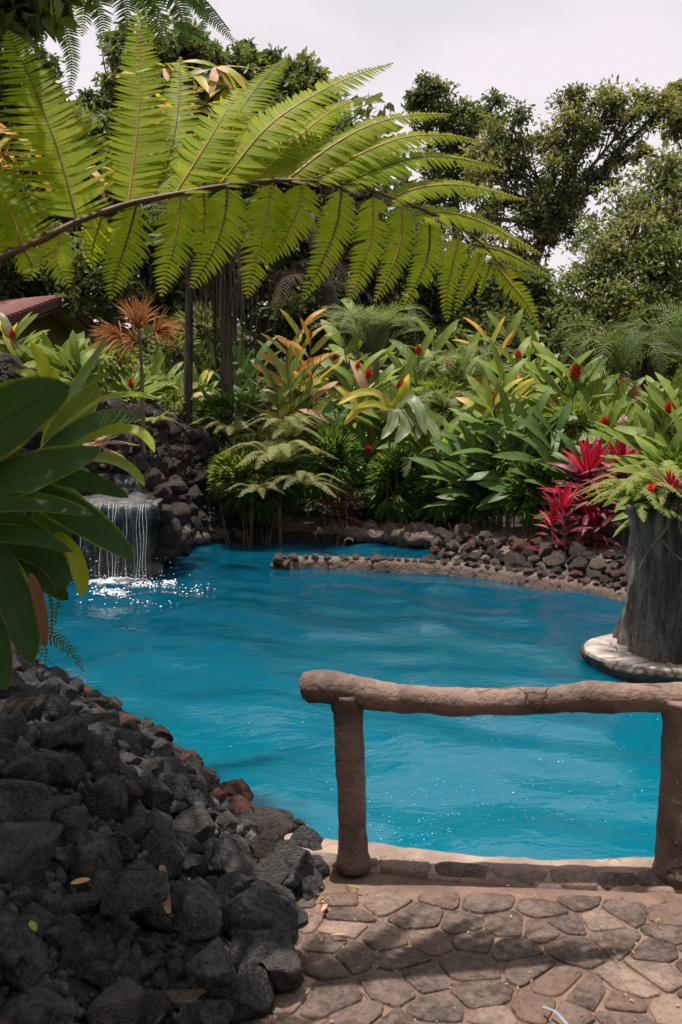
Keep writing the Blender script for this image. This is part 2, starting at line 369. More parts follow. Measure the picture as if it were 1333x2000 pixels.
def gh(x, y):
    x = np.asarray(x, float); y = np.asarray(y, float)
    d = sdist(x, y)
    h = -.06 + .02 * wob(x, y) + .0 * x
    far = smooth(8.6, 10.0, y)
    h = h + far * (np.minimum(d, 1.2) * .16 + .035 * np.maximum(0, y - 12.5))
    # heap of lava along the left shore
    ed = np.where(y < 3.56, np.minimum(d, -.09 - .12 * (3.56 - y) - x), d)
    bank = -.19 + np.minimum(.62, .62 * np.maximum(ed, 0)) - .0
    lm = (x < .05) & (y < 9.0) & (ed > 0)
    h = np.where(lm, bank + .02 * wob(x, y, 2), h)
    # rock mound behind the waterfall
    pr = np.interp(x * 12 / np.maximum(y, 6), PROFX, PROFZ)
    md = np.minimum(pr, -.1 + 2.3 * np.maximum(d, 0)) * (1 - smooth(13.2, 15.5, y)) * smooth(8.6, 9.6, y)
    h = np.where((x < -.8) & (y > 8.6), np.maximum(h, md), h)
    # planted bank behind the stump
    h = np.where((x > 1.5) & (y > 6) & (y < 12), np.maximum(h, -.1 + .22 * np.minimum(np.maximum(d, 0), 1.5)), h)
    h = h + 14.0 * smooth(60, 400, np.hypot(x, y - 5))
    return np.where(d < 0, -.95, h)
LX, LY = np.arange(-7, 7.001, .04), np.arange(.5, 20.001, .04); LGX, LGY = np.meshgrid(LX, LY); LH, LD = gh(LGX, LGY), sdist(LGX, LGY)
def look(T, x, y):
    u, v = (float(x) + 7) / .04, (float(y) - .5) / .04; i, j = int(u), int(v); a, b = u - i, v - j
    return float((T[j, i] * (1 - a) + T[j, i + 1] * a) * (1 - b) + (T[j + 1, i] * (1 - a) + T[j + 1, i + 1] * a) * b)
def gz(x, y): return look(LH, x, y) if -6.9 < x < 6.9 and .6 < y < 19.9 else float(gh(np.array([x]), np.array([y]))[0])
def sd1(x, y): return look(LD, x, y) if -6.9 < x < 6.9 and .6 < y < 19.9 else float(sdist(x, y))

def grid_axis(lo, hi, step, far, n):
    core = np.arange(lo, hi + 1e-6, step); g = np.geomspace(step * 2, far, n)
    return np.concatenate([(lo - g)[::-1], core, hi + g])
gx = grid_axis(-6, 6, .09, 500, 26); gy = grid_axis(0, 16, .09, 600, 26)
X, Y = np.meshgrid(gx, gy); Z = gh(X, Y)
nx, ny = len(gx), len(gy)
i, j = np.meshgrid(np.arange(nx - 1), np.arange(ny - 1)); b0 = (j * nx + i).ravel()
mb = MB().add(np.stack([X, Y, Z], -1), np.stack([b0, b0 + 1, b0 + nx + 1, b0 + nx], -1))
mb.build('ground', M['soil'], kind='structure')

# water: milky turquoise, real small waves plus fine ripples in the material
k = NM('pool_water'); co = k.coords('Object', False)
n1 = k.noise(co, .5, 3); n2 = k.noise(co, 9.0, 3, .5, .6); mpn = k.n('Mapping'); mpn.inputs['Scale'].default_value = (1.0, 1.6, 1); k.t.links.new(co, mpn.inputs[0])
n3 = k.noise(mpn.outputs[0], 6.5, 4, .55, .6); n4 = k.noise(co, 34.0, 2, .5, .4)
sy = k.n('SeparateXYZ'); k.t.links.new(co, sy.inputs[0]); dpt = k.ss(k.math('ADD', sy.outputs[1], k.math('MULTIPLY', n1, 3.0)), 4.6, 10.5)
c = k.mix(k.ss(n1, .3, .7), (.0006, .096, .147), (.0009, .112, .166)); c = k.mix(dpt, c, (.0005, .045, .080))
bs = k.n('BsdfPrincipled', Base__Color=c, Roughness=.035, IOR=1.33); k.set(bs, 'Specular IOR Level', .5); bs.subsurface_method = 'BURLEY'; k.set(bs, 'Subsurface Weight', 1.0); bs.inputs['Subsurface Radius'].default_value = (.25, .8, 1.0); bs.inputs['Subsurface Scale'].default_value = .35
k.t.links.new(k.bump(k.math('ADD', k.math('MULTIPLY', n3, .8), k.math('ADD', k.math('MULTIPLY', n2, .35), k.math('MULTIPLY', n4, .03))), .17, .05), bs.inputs['Normal'])
M['water'] = k.done(bs.outputs[0])
wx = np.arange(-5, 5.6, .05); wy = np.arange(3.0, 13.4, .05)
X, Y = np.meshgrid(wx, wy); Z = np.zeros_like(X)
wr = np.random.RandomState(5)
for _ in range(26):
    lam = wr.uniform(.38, 1.4); a = wr.uniform(-.9, .9) + (np.pi / 2 if wr.rand() < .7 else 0); ph = wr.uniform(0, 6.28)
    env = .5 + .5 * np.sin(X * wr.uniform(.4, 1.2) + Y * wr.uniform(.4, 1.2) + wr.uniform(0, 6))
    Z += .0072 * lam * env * np.sin((X * np.cos(a) + Y * np.sin(a)) * 6.283 / lam + ph + .8 * np.sin(X * 1.3 + Y * .9 + ph))
for fx, fy, s in ((-2.25, 9.6, .006), (-1.9, 9.75, .005)):
    r = np.hypot(X - fx, Y - fy); Z += s * np.exp(-r / 1.6) * np.sin(r * 6.283 / .34)
nx, ny = len(wx), len(wy); i, j = np.meshgrid(np.arange(nx - 1), np.arange(ny - 1)); b0 = (j * nx + i).ravel()
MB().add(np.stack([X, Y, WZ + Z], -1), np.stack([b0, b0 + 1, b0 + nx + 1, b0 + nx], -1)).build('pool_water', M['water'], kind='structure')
# a second pool glimpsed through the stems at the right
MB().add([(3.3, 12.0, .13), (6.5, 12.0, .13), (6.5, 15.5, .13), (3.3, 15.5, .13)], [(0, 1, 2, 3)]).build('pond_water', M['water'], kind='structure')

# ------------------------------------------------------------------ patio: mortar bed and rounded paving stones
KIN = np.array([G(x, y, 0.0)[:2] for x, y in [(556, 1702), (650, 1700), (740, 1704), (850, 1716), (1000, 1730), (1150, 1738), (1333, 1744), (1560, 1750), (1800, 1752)]])
KOUT = np.array([G(x, y, -.0)[:2] for x, y in [(556, 1632), (650, 1652), (740, 1662), (850, 1675), (1000, 1689), (1150, 1690), (1333, 1686), (1560, 1684), (1800, 1684)]])
front = KIN.copy()
pv = [(-1.1, -4, -.004), (4.5, -4, -.004)] + [(x, y + .03, -.004) for x, y in front[::-1]] + [(-.25, 3.58, -.004), (-.44, 2.0, -.004)]
me = bpy.data.meshes.new('patio'); me.from_pydata(pv, [], [tuple(range(len(pv)))]); me.materials.append(M['mortar'])
patio = obj('patio', me, kind='structure')
pr_ = np.random.RandomState(23)
pts = []
for _ in range(6000):
    q = np.array([pr_.uniform(-.75, 1.95), pr_.uniform(2.05, 3.62)]); rr = .075 + .12 * abs(wob(q[0] * 4, q[1] * 4))
    if all(np.hypot((q[0] - a[0]) * .92, (q[1] - a[1]) * 1.22) > rr for a in pts): pts.append(q)
pts = np.array(pts)
lim = np.interp(pts[:, 0], front[:, 0], front[:, 1])
def clip_poly(poly, mid, nor):
    out = []
    for a, b in zip(poly, np.roll(poly, -1, 0)):
        da, db = (a - mid) @ nor, (b - mid) @ nor
        if da <= 0: out.append(a)
        if da * db < 0: out.append(a + (b - a) * da / (da - db))
    return np.array(out) if out else np.zeros((0, 2))
cnt = 0
for i, q in enumerate(pts):
    if q[0] < -.14 - .1 * (3.56 - q[1]) - .18 or q[1] > lim[i] - .02 or q[1] < 2.2 or abs(q[0]) > .9 + .42 * q[1]: continue
    poly = q + np.array([(-.2, -.2), (.2, -.2), (.2, .2), (-.2, .2)])
    for j in np.argsort(np.hypot(*(pts - q).T))[1:14]:
        n = pts[j] - q; poly = clip_poly(poly, (q + pts[j]) / 2 - nrmz(n) * pr_.uniform(.0025, .008), nrmz(n))
        if len(poly) < 3: break
    if len(poly) < 3: continue
    for a, b in zip(front[:-1], front[1:]):
        e = nrmz(b - a); nn = np.array([-e[1], e[0]]); poly = clip_poly(poly, a - nn * .012, nn)
        if len(poly) < 3: break
    if len(poly) < 3: continue
    ar = .5 * abs(np.sum(poly[:, 0] * np.roll(poly[:, 1], -1) - poly[:, 1] * np.roll(poly[:, 0], -1)))
    if ar < .0025: continue
    for _ in range(2):
        nx_ = np.roll(poly, -1, 0); f = pr_.uniform(.09, .19); poly = np.stack([poly * (1 - f) + nx_ * f, poly * f + nx_ * (1 - f)], 1).reshape(-1, 2)
    cx = poly.mean(0); ht = pr_.uniform(.003, .007); m_ = len(poly); tilt = pr_.uniform(-.03, .03, 2)
    poly = cx + (poly - cx) * (1 + .11 * np.array([mn.noise(Vector((p[0] * 30, p[1] * 30, i))) for p in poly]))[:, None]
    vs = []
    for sc_, z in ((1.0, -.012), (.997, ht * .5), (.97, ht), (.55, ht * 1.15)):
        for p in poly:
            o = cx + (p - cx) * sc_
            zz = z + (.0022 * mn.fractal(Vector((o[0] * 22, o[1] * 22, 3.)), .7, 2., 3) + (o - cx) @ tilt * .5 if z > 0 else 0)
            vs.append((*o, zz))
    vs.append((*cx, ht * 1.15))
    qs, ts = [], []
    for r_ in range(3):
        for a in range(m_):
            b = (a + 1) % m_; qs.append((r_ * m_ + a, r_ * m_ + b, (r_ + 1) * m_ + b, (r_ + 1) * m_ + a))
    for a in range(m_): ts.append((3 * m_ + a, 3 * m_ + (a + 1) % m_, 4 * m_))
    u = pr_.rand(); mt = M['paving_red'] if u < .012 else (M['paving_pale'] if u < .2 else M['paving'])
    MB().add(vs, qs, ts).build('stone', mt, patio); cnt += 1
print('paving stones', cnt)

# kerb between patio and pool with dark stones let into its inner edge
n = 60
ci = spline(np.column_stack([KIN, np.zeros(len(KIN))]), n)[:, :2]; co_ = spline(np.column_stack([KOUT, np.zeros(len(KOUT))]), n)[:, :2]
vs = []
for i in range(n):
    a, b = ci[i], co_[i]
    for f, z in ((0, -.02), (.02, .012), (.10, .020), (.35, .030), (.75, .038), (.95, .03), (1.0, .005), (1.02, -.4)):
        p = a + (b - a) * f; zz = z + (.006 * mn.fractal(Vector((p[0] * 9, p[1] * 9, z)), .6, 2., 4) if z > -.3 else 0)
        off = .012 * mn.noise(Vector((p[0] * 7, p[1] * 7, 5.))) if f > .9 else 0
        vs.append((p[0], p[1] + off, zz))
i, j = np.meshgrid(np.arange(n - 1), np.arange(7), indexing='ij'); b0 = (i * 8 + j).ravel()
kerb = MB().add(vs, np.stack([b0, b0 + 8, b0 + 9, b0 + 1], -1)).build('kerb', M['kerb'], kind='structure')
t = .03
while t < .75:
    L = pr_.uniform(.045, .10); ii = t * (n - 1)
    def kp(tt, f):
        i0 = min(int(tt * (n - 1)), n - 2); g = tt * (n - 1) - i0
        return (ci[i0] * (1 - g) + ci[i0 + 1] * g) * (1 - f) + (co_[i0] * (1 - g) + co_[i0 + 1] * g) * f
    f1 = pr_.uniform(.30, .42); ring = []
    for a in np.linspace(0, 2 * np.pi, 14, endpoint=False):
        cc, s_ = np.cos(a), np.sin(a); e = .5
        ff = .015 + f1 / 2 + f1 * .5 * np.sign(s_) * abs(s_) ** e; ring.append(np.append(kp(min(.99, t + L / 2 + L * .47 * np.sign(cc) * abs(cc) ** e), ff), np.interp(ff, [0, .02, .1, .35, .75], [-.012, .012, .02, .03, .036])))
    ring = np.array(ring); cx = ring.mean(0); vs = []
    for sc_, z in ((1, -.02), (.98, .003), (.92, .0065), (.5, .008)):
        for p in ring:
            o = cx + (p - cx) * sc_ * (1 + .34 * mn.noise(Vector((p[0] * 26, p[1] * 26, t)))); vs.append((o[0], o[1], o[2] + z + .002 * mn.noise(Vector((o[0] * 50, o[1] * 50, 1)))))
    vs.append((cx[0], cx[1], cx[2] + .008)); m_ = 14
    qs = [(r_ * m_ + a, r_ * m_ + (a + 1) % m_, (r_ + 1) * m_ + (a + 1) % m_, (r_ + 1) * m_ + a) for r_ in range(3) for a in range(m_)]
    ts = [(3 * m_ + a, 3 * m_ + (a + 1) % m_, 4 * m_) for a in range(m_)]
    MB().add(vs, qs, ts).build('stone', M['paving' if pr_.rand() < .6 else 'paving_pale'], kerb); t += L * .98 + pr_.uniform(.0, .006)

# ------------------------------------------------------------------ handrail shaped like a log
pbl = G(691, 1684, .035); pbr = G(1322, 1702, .035)
rail = thing('handrail', 'low handrail of rendered artificial logs on the pool kerb', 'handrail', (pbl + pbr) / 2)
def rp(px, py):           # a point in the upright plane of the rail
    r = ray(px, py); e = pbr - pbl; nn = np.array([-e[1], e[0], 0]); t = ((pbl - np.array([0, 0, HC])) @ nn) / (r @ nn)
    return np.array([0, 0, HC]) + r * t
rpx = [(589, 1346), (600, 1344), (640, 1341), (700, 1351), (760, 1360), (830, 1366), (920, 1370), (1000, 1371), (1080, 1367), (1150, 1361), (1240, 1364), (1333, 1363), (1430, 1358), (1540, 1362), (1556, 1362)]
rr = np.array([20, 30.5, 34, 34, 30, 28.5, 27.5, 27, 28.5, 31, 30, 31, 32, 31, 22]) * 3.27 / FPX
pts_ = spline([rp(*q) for q in rpx], 90); s0 = np.linspace(0, 1, 90)
ck = np.cumsum([0] + [np.linalg.norm(rp(*a) - rp(*b)) for a, b in zip(rpx[:-1], rpx[1:])]); ck /= ck[-1]
tube(MB(), pts_, np.interp(s0, ck, rr), 22, rough=.0075, freq=6).build('rail', M['concrete_log'], rail)
for (tp, bp, w0, w1) in (((679, 1352), (691, 1684), 27.5, 28.5), ((1346, 1362), (1322, 1704), 43, 40)):
    a, b = rp(*tp), rp(*bp); f = np.linspace(0, 1, 40); q = a + (b - a) * f[:, None]
    rad = (w0 + (w1 - w0) * f) * 3.5 / FPX * (1 + .28 * np.exp(-(f / .09) ** 2) + .20 * np.exp(-((1 - f) / .035) ** 2))
    rad *= 1 + .03 * np.sin(f * 11 + w0)
    q[-1] -= [0, 0, .02]
    tube(MB(), q, rad, 20, rough=.006, freq=7).build('post', M['concrete_log'], rail)

# ------------------------------------------------------------------ lava rocks
def rock_mesh(name, seed, sub=4, chunky=.66, amp=.085):
    import bmesh
    r = np.random.RandomState(seed); bm = bmesh.new(); bmesh.ops.create_icosphere(bm, subdivisions=sub, radius=1)
    planes = [(nrmz(r.normal(0, 1, 3)), r.uniform(chunky - .14, chunky + .16)) for _ in range(15)]
    st = r.uniform(.72, 1.22, 3); off = Vector(r.uniform(-50, 50, 3))
    for v in bm.verts:
        p = np.array(v.co)
        for nn, c in planes:
            d = p @ nn - c
            if d > 0: p = p - nn * d * .96
        p = p * st; q = V3(p)
        dsp = amp * 1.2 * mn.noise(q * 1.5 + off) + amp * mn.fractal(q * 3.3 + off, .7, 2.1, 5) + amp * .4 * (mn.noise(q * 13 + off))
        cv = mn.voronoi(q * 5.0 + off)[0][0]; dsp -= amp * .8 * max(0, .32 - cv)
        v.co = V3(p * (1 + dsp))
    for f in bm.faces: f.smooth = True
    me = bpy.data.meshes.new(name); bm.to_mesh(me); bm.free(); return me
ROCK = {}
def rockset(mat, n, sub, seed):
    L = []
    for i in range(n):
        me = rock_mesh('rock', seed + i, sub); me.materials.append(M[mat]); L.append(me)
    return L
ROCK['lava'] = rockset('lava', 9, 4, 100)
def with_mat(L, mat):
    out = []
    for me in L: c = me.copy(); c.materials[0] = M[mat]; out.append(c)
    return out
ROCK['red'] = with_mat(ROCK['lava'][:4], 'lava_red'); ROCK['brown'] = with_mat(ROCK['lava'][:6], 'lava_brown')
ROCK['far'] = [(lambda me: (me.materials.append(M['lava_far']), me)[1])(rock_mesh('rock', 200 + i, 4 if i < 5 else 3, .70, .105)) for i in range(8)]; ROCK['farred'] = with_mat(ROCK['far'][:4], 'lava_red'); ROCK['edge'] = with_mat(ROCK['far'], 'edge_rock'); ROCK['farbrown'] = with_mat(ROCK['far'][:5], 'lava_brown')
rk = np.random.RandomState(77)
def put_rock(parent, me, p, r, flat=1.0, label=None):
    rot = Matrix.Rotation(rk.uniform(0, 6.28), 4, 'Z') @ Matrix.Rotation(rk.uniform(-.6, .6), 4, 'X') @ Matrix.Rotation(rk.uniform(-.6, .6), 4, 'Y')
    s = Matrix.Diagonal((r * rk.uniform(.9, 1.15), r * rk.uniform(.9, 1.15), r * flat * rk.uniform(.8, 1.0), 1))
    return obj('rock', me, parent, Matrix.Translation(V3(p)) @ rot @ s, label)
def pick(*opts):
    u = rk.rand()
    for key, pr in opts:
        if u < pr: return ROCK[key][rk.randint(len(ROCK[key]))]
        u -= pr
    L = ROCK[opts[-1][0]]; return L[rk.randint(len(L))]

bank = thing('rock_bank', 'bank of dark lava rocks heaped along the pool shore beside the paving', 'rock bank', (-.9, 3.2, 0))
placed = []
def scatter(n_try, box, rad, ok, sep=.8, lim=300, zoff=.1):
    out = []
    P_ = np.zeros((0, 3)); R_ = np.zeros(0)
    for _ in range(n_try):
        x, y = rk.uniform(box[0], box[1]), rk.uniform(box[2], box[3])
        if not ok(x, y): continue
        z = gz(x, y); r = rad(x, y); q = np.array([x, y, z + r * zoff])
        if len(P_) and (np.linalg.norm(P_ - q, axis=1) < (R_ + r) * sep).any(): continue
        P_ = np.vstack([P_, q]); R_ = np.append(R_, r); out.append((q, r))
        if len(out) >= lim: break
    return out
def okbank(x, y):
    pe = -.06 - .13 * (3.56 - y) - x if y < 3.56 else 1
    return sd1(x, y) > .085 and pe > 0 and x > -.37 * y - .08 and x < .02
rocks = []
# the named ones first: red wedge on the shore, red-brown by the corner
for (px, py, z, r, key, lb) in ((243, 1412, .02, .10, 'red', 'rust red lava rock near the water'), (470, 1590, .02, .095, 'red', None), (425, 1560, .02, .07, 'red', None), (545, 1650, -.02, .12, 'brown', None), (300, 1440, -.02, .10, 'brown', 'smooth grey brown rock'),
                               (40, 1275, .05, .06, 'red', None), (570, 1700, .06, .125, 'lava', None), (500, 1800, .14, .13, 'lava', None), (540, 1870, .06, .13, 'lava', None), (600, 1745, .0, .08, 'lava', None), (415, 1890, .16, .125, 'lava', None), (390, 1790, .2, .11, 'lava', None), (250, 1745, .24, .125, 'lava', None),
                               (560, 1800, .0, .085, 'lava', None), (596, 1652, .02, .085, 'lava', None), (618, 1692, .03, .06, 'lava', None), (562, 1668, .05, .075, 'lava', None), (530, 1712, .08, .085, 'lava', None), (598, 1722, .02, .075, 'lava', None), (575, 1625, -.03, .07, 'brown', None), (610, 1668, .0, .05, 'lava', None), (470, 1700, .10, .08, 'lava', None), (500, 1752, .10, .075, 'lava', None), (440, 1672, .10, .08, 'lava', None), (520, 1655, .05, .07, 'brown', None), (452, 1745, .13, .075, 'lava', None), (430, 1790, .16, .07, 'lava', None), (472, 1800, .12, .07, 'lava', None), (545, 1748, .04, .06, 'lava', None), (490, 1850, .12, .09, 'lava', None), (450, 1960, .08, .1, 'lava', None), (400, 1990, .1, .09, 'lava', None), (500, 1940, .03, .11, 'lava', None)):
    q = G(px, py, z); put_rock(bank, ROCK[key][rk.randint(4)], q, r, label=lb); rocks.append((q, r))
sc_ = scatter(20000, (-3.0, .0, 1.95, 7.4), lambda x, y: rk.uniform(.078, .130) * (1.0 if y > 3 else 1.2) * (.78 if y > 4.6 else 1), okbank, .68, 200, .22)
sc_ = [s for s in sc_ if all(np.linalg.norm(s[0] - q) > (s[1] + r) * .75 for q, r in rocks)]
small = scatter(16000, (-2.4, .0, 1.95, 6.6), lambda x, y: rk.uniform(.045, .08), okbank, .62, 900, .5)
small = [s for s in small if all(np.linalg.norm(s[0][:2] - q[:2]) > r * .72 + s[1] * .35 for q, r in rocks + sc_)]
small = sorted(small, key=lambda s: np.linalg.norm(s[0]))[:max(0, 298 - len(sc_) - len(rocks))]
for q, r in sc_ + small:
    e_ = sd1(q[0], q[1]) < .28
    put_rock(bank, pick(('lava', .66 if e_ else .955), ('brown', .24 if e_ else .04), ('red', .10 if e_ else .005)), q, r)
rub = MB(); rr2 = np.random.RandomState(3); ic = rock_mesh('rubble', 991, 1); rv = np.array([v.co for v in ic.vertices]); rt = np.array([tuple(f.vertices) for f in ic.polygons])
for _ in range(12000):
    x, y = rr2.uniform(-2.3, .0), rr2.uniform(1.95, 6.5)
    if not okbank(x, y): continue
    s_ = rr2.uniform(.012, .04); a_ = rr2.uniform(0, 6.28); ca, sa = math.cos(a_), math.sin(a_)
    rub.add(rv @ np.array([[ca, -sa, 0], [sa, ca, 0], [0, 0, 1]]) * s_ * rr2.uniform(.7, 1.3, 3) + [x, y, gz(x, y) + s_ * .3], None, rt)
    if rub.n > 42 * 2600: break
rub.build('rubble', M['lava'], bank, kind='stuff')
print('bank rocks', len(sc_) + len(small) + len(rocks))

mound = thing('rock_mound', 'tall mound of dark lava rocks around the waterfall', 'rock mound', (-2.6, 11.4, 0))
def okm(x, y):
    return sd1(x, y) > .02 and x < -1.2 and x > -.40 * y and gz(x, y) > .05 and not (-2.75 < x < -1.95 and y < 10.7)
ms = scatter(14000, (-5.2, -1.2, 9.3, 13.4), lambda x, y: rk.uniform(.10, .175), okm, .66, 285, .12)
for q, r in ms: put_rock(mound, pick(('far', .82), ('farbrown', .165), ('farred', .015)), q, r)
rub = MB()
for _ in range(9000):
    x, y = rr2.uniform(-4.6, -1.2), rr2.uniform(9.6, 13.2)
    if not okm(x, y): continue
    s_ = rr2.uniform(.03, .075); a_ = rr2.uniform(0, 6.28); ca, sa = math.cos(a_), math.sin(a_)
    rub.add(rv @ np.array([[ca, -sa, 0], [sa, ca, 0], [0, 0, 1]]) * s_ * rr2.uniform(.7, 1.3, 3) + [x, y, gz(x, y) + s_ * .35], None, rt)
    if rub.n > 42 * 1500: break
rub.build('rubble', M['lava_far'], mound, kind='stuff')
print('mound rocks', len(ms))

# ------------------------------------------------------------------ far edge of the pool: rough rendered rim with rocks on it
ex = [(306, 1110), (330, 1091), (362, 1076), (400, 1065), (440, 1058), (480, 1054), (560, 1053), (640, 1057), (700, 1062), (790, 1070), (860, 1076)]
ep = spline([np.append(G(x, y, WZ)[:2], -.04) for x, y in ex], 110)
edge = thing('pool_edge', 'rough rock rim along the shaded far side of the pool', 'pool rim', (-.4, 12.4, 0))
mb = MB(); tube(mb, ep + [0, .05, .0], np.full(110, .095), 12, rough=.06, freq=7); tube(mb, ep + [0, .2, .06], np.full(110, .10), 12, rough=.08, freq=6)
mb.build('rim', M['edge_rock'], edge)
for i in range(0, 110, 2):
    p = ep[i] + np.array([rk.uniform(-.05, .05), rk.uniform(.12, .42), .10]); put_rock(edge, pick(('edge', .6), ('farbrown', .15), ('far', .25)), p, rk.uniform(.08, .16), .8)
    if i % 4 == 0: put_rock(edge, pick(('far', .6), ('edge', .4)), p + [rk.uniform(-.05, .05), .3, .04], rk.uniform(.09, .15), .8)
# drain pipe mouth in the rim
dp = P(682, 1062, 12.05); mb = MB()
ro, ri = .062, .05
a = np.linspace(0, 2 * np.pi, 20, endpoint=False); rings = [(ro, 0), (ri, 0), (ri, .5), (ro, .5)]
v = np.concatenate([np.stack([np.cos(a) * r, np.full(20, y), np.sin(a) * r], -1) for r, y in rings]) + dp
q = [(s * 20 + j, ((s + 1) % 4) * 20 + j, ((s + 1) % 4) * 20 + (j + 1) % 20, s * 20 + (j + 1) % 20) for s in range(4) for j in range(20)]
dpipe = mb.add(v, q).build('drain_pipe', M['edge_rock']); tag(dpipe, 'round dark drain pipe mouth in the far pool rim', 'drain pipe')

# low wall in the water, with rounded cap stones; it runs into the right bank
wxy = [(549, 1112), (620, 1111), (700, 1113), (790, 1116), (860, 1121), (930, 1128), (1000, 1137), (1070, 1149), (1130, 1160), (1180, 1170), (1225, 1180), (1290, 1196)]
wp = spline([np.append(G(x, y, WZ)[:2], 0) for x, y in wxy], 120)
wall = thing('stone_wall', 'low stone wall with rounded cap stones running out into the pool', 'stone wall', wp[0])
vs = []; Tw = tangents(wp)
for i in range(120):
    nn = np.array([-Tw[i][1], Tw[i][0], 0])
    for f, z in ((0, -.5), (0, -.09), (.02, -.055), (.11, -.035), (.17, -.035), (.22, -.07), (.23, -.5)):
        p = wp[i] + nn * f + [0, 0, z]; p = p + np.array([0, -1, .3]) * .018 * mn.fractal(V3(p * 9), .6, 2, 3); vs.append(p)
i, j = np.meshgrid(np.arange(119), np.arange(6), indexing='ij'); b0 = (i * 7 + j).ravel()
MB().add(vs, np.stack([b0, b0 + 7, b0 + 8, b0 + 1], -1), [(0, 1, 2), (0, 2, 3), (0, 3, 4), (0, 4, 5), (0, 5, 6)]).build('wall_core', M['edge_rock'], wall)
s = np.concatenate([[0], np.cumsum(np.linalg.norm(np.diff(wp, axis=0), axis=1))]); d = .05
while d < s[-1] - .05:
    r = rk.uniform(.04, .095); p = np.array([np.interp(d, s, wp[:, c]) for c in range(3)]); t_ = np.array([np.interp(d, s, Tw[:, c]) for c in range(3)])
    o = put_rock(wall, ROCK['edge'][rk.randint(8)], p + np.array([-t_[1], t_[0], 0]) * .06 + [0, 0, -.035], r * .85, .55); o.name = 'stone'
    if rk.rand() < .75: o = put_rock(wall, ROCK['edge'][rk.randint(8)], p + np.array([-t_[1], t_[0], 0]) * .16 + [0, 0, -.04], r * .85, .55); o.name = 'stone'
    d += r * rk.uniform(1.4, 2.1)
for dx, dy_, dz, r in ((-.02, .05, -.06, .085), (-.03, .15, -.07, .08), (-.05, .1, -.12, .09), (.05, .0, -.10, .07)):
    o = put_rock(wall, ROCK['edge'][rk.randint(8)], wp[0] + np.array([dx, dy_, dz]), r, .8); o.name = 'stone'
# rocky bank on the right above the wall
rb = thing('rock_bank', 'brown and grey rocks piled behind the low wall under red leaved plants', 'rock bank', (1.9, 10.6, 0))
wp2 = wp[:, :2]
def okr(x, y):
    px = x / y * 1944 + 667
    yw = np.interp(x, wp[:, 0], wp[:, 1])
    if not (845 < px < 1270): return False
    return yw + .22 < y < 12.7 - .28 * max(0, x - 1) and y < yw + 1.35
def rbz(x, y):
    yw = np.interp(x, wp[:, 0], wp[:, 1]); return -.03 + .10 * smooth(.15, .8, y - yw) + .08 * smooth(.8, 2, y - yw)
bx = np.linspace(.9, 3.6, 46); dy = np.linspace(.16, 2.6, 30); vs = []
for x in bx:
    for d_ in dy:
        y = np.interp(x, wp[:, 0], wp[:, 1]) + d_; vs.append((x, y, rbz(x, y) - .06 - .3 * (1 - smooth(.9, 1.5, x)) + .025 * mn.fractal(Vector((x * 4, y * 4, 0)), .6, 2, 3)))
i, j = np.meshgrid(np.arange(45), np.arange(29), indexing='ij'); b0 = (i * 30 + j).ravel()
MB().add(vs, np.stack([b0, b0 + 30, b0 + 31, b0 + 1], -1)).build('earth', M['edge_rock'], rb)
PL = []
for _ in range(4000):
    x = rk.uniform(.9, 3.2); y = rk.uniform(8.8, 13.2)
    if not okr(x, y): continue
    r = rk.uniform(.06, .15); q = np.array([x, y, rbz(x, y) + r * .15])
    if any(np.linalg.norm(q - a) < (r + b) * .82 for a, b in PL): continue
    PL.append((q, r)); put_rock(rb, pick(('edge', .34), ('farbrown', .42), ('farred', .04), ('far', .2)), q, r, .85)
    if len(PL) > 130: break
for (px, py, d_, r) in ((990, 1078, 11.0, .2), (1045, 1085, 11.0, .13), (1170, 1075, 10.6, .26), (1050, 1112, 10.2, .17), (1140, 1125, 9.6, .17), (945, 1098, 10.9, .13)):
    put_rock(rb, ROCK['far' if r > .18 else 'farbrown'][rk.randint(5)], P(px, py, d_), r, .8)

# ------------------------------------------------------------------ waterfall
k = NM('falling_water'); co = k.coords('Object', False); mpn = k.n('Mapping'); mpn.inputs['Scale'].default_value = (9, 9, 1.1); k.t.links.new(co, mpn.inputs[0])
f1 = k.noise(mpn.outputs[0], 2.2, 5, .65); f2 = k.noise(mpn.outputs[0], 7, 3, .6)
bs = k.n('BsdfPrincipled', Base__Color=(.42, .55, .62), Roughness=.12, IOR=1.33); k.t.links.new(k.bump(f1, .8, .05), bs.inputs['Normal'])
tr = k.n('BsdfTransparent'); ms_ = k.n('MixShader', Fac=k.ss(k.math('ADD', f1, k.math('MULTIPLY', f2, .25)), .62, .95, .02, .38)); k.t.links.new(tr.outputs[0], ms_.inputs[1]); k.t.links.new(bs.outputs[0], ms_.inputs[2])
M['fall'] = k.done(ms_.outputs[0])
k = NM('foam'); bs = k.n('BsdfPrincipled', Base__Color=(.5, .55, .58), Roughness=.5); M['foam'] = k.done(bs.outputs[0])
M['wet_rock'] = plain_mat('wet_rock', (.022, .024, .024), (.06, .06, .055), 6, .22, .8, .03, spec=.6, rnd=False)
wf = thing('waterfall', 'small waterfall spilling from a rock ledge into the blue pool', 'waterfall', (-2.2, 9.9, WZ))
lip = P(240, 984, 9.95)[2]
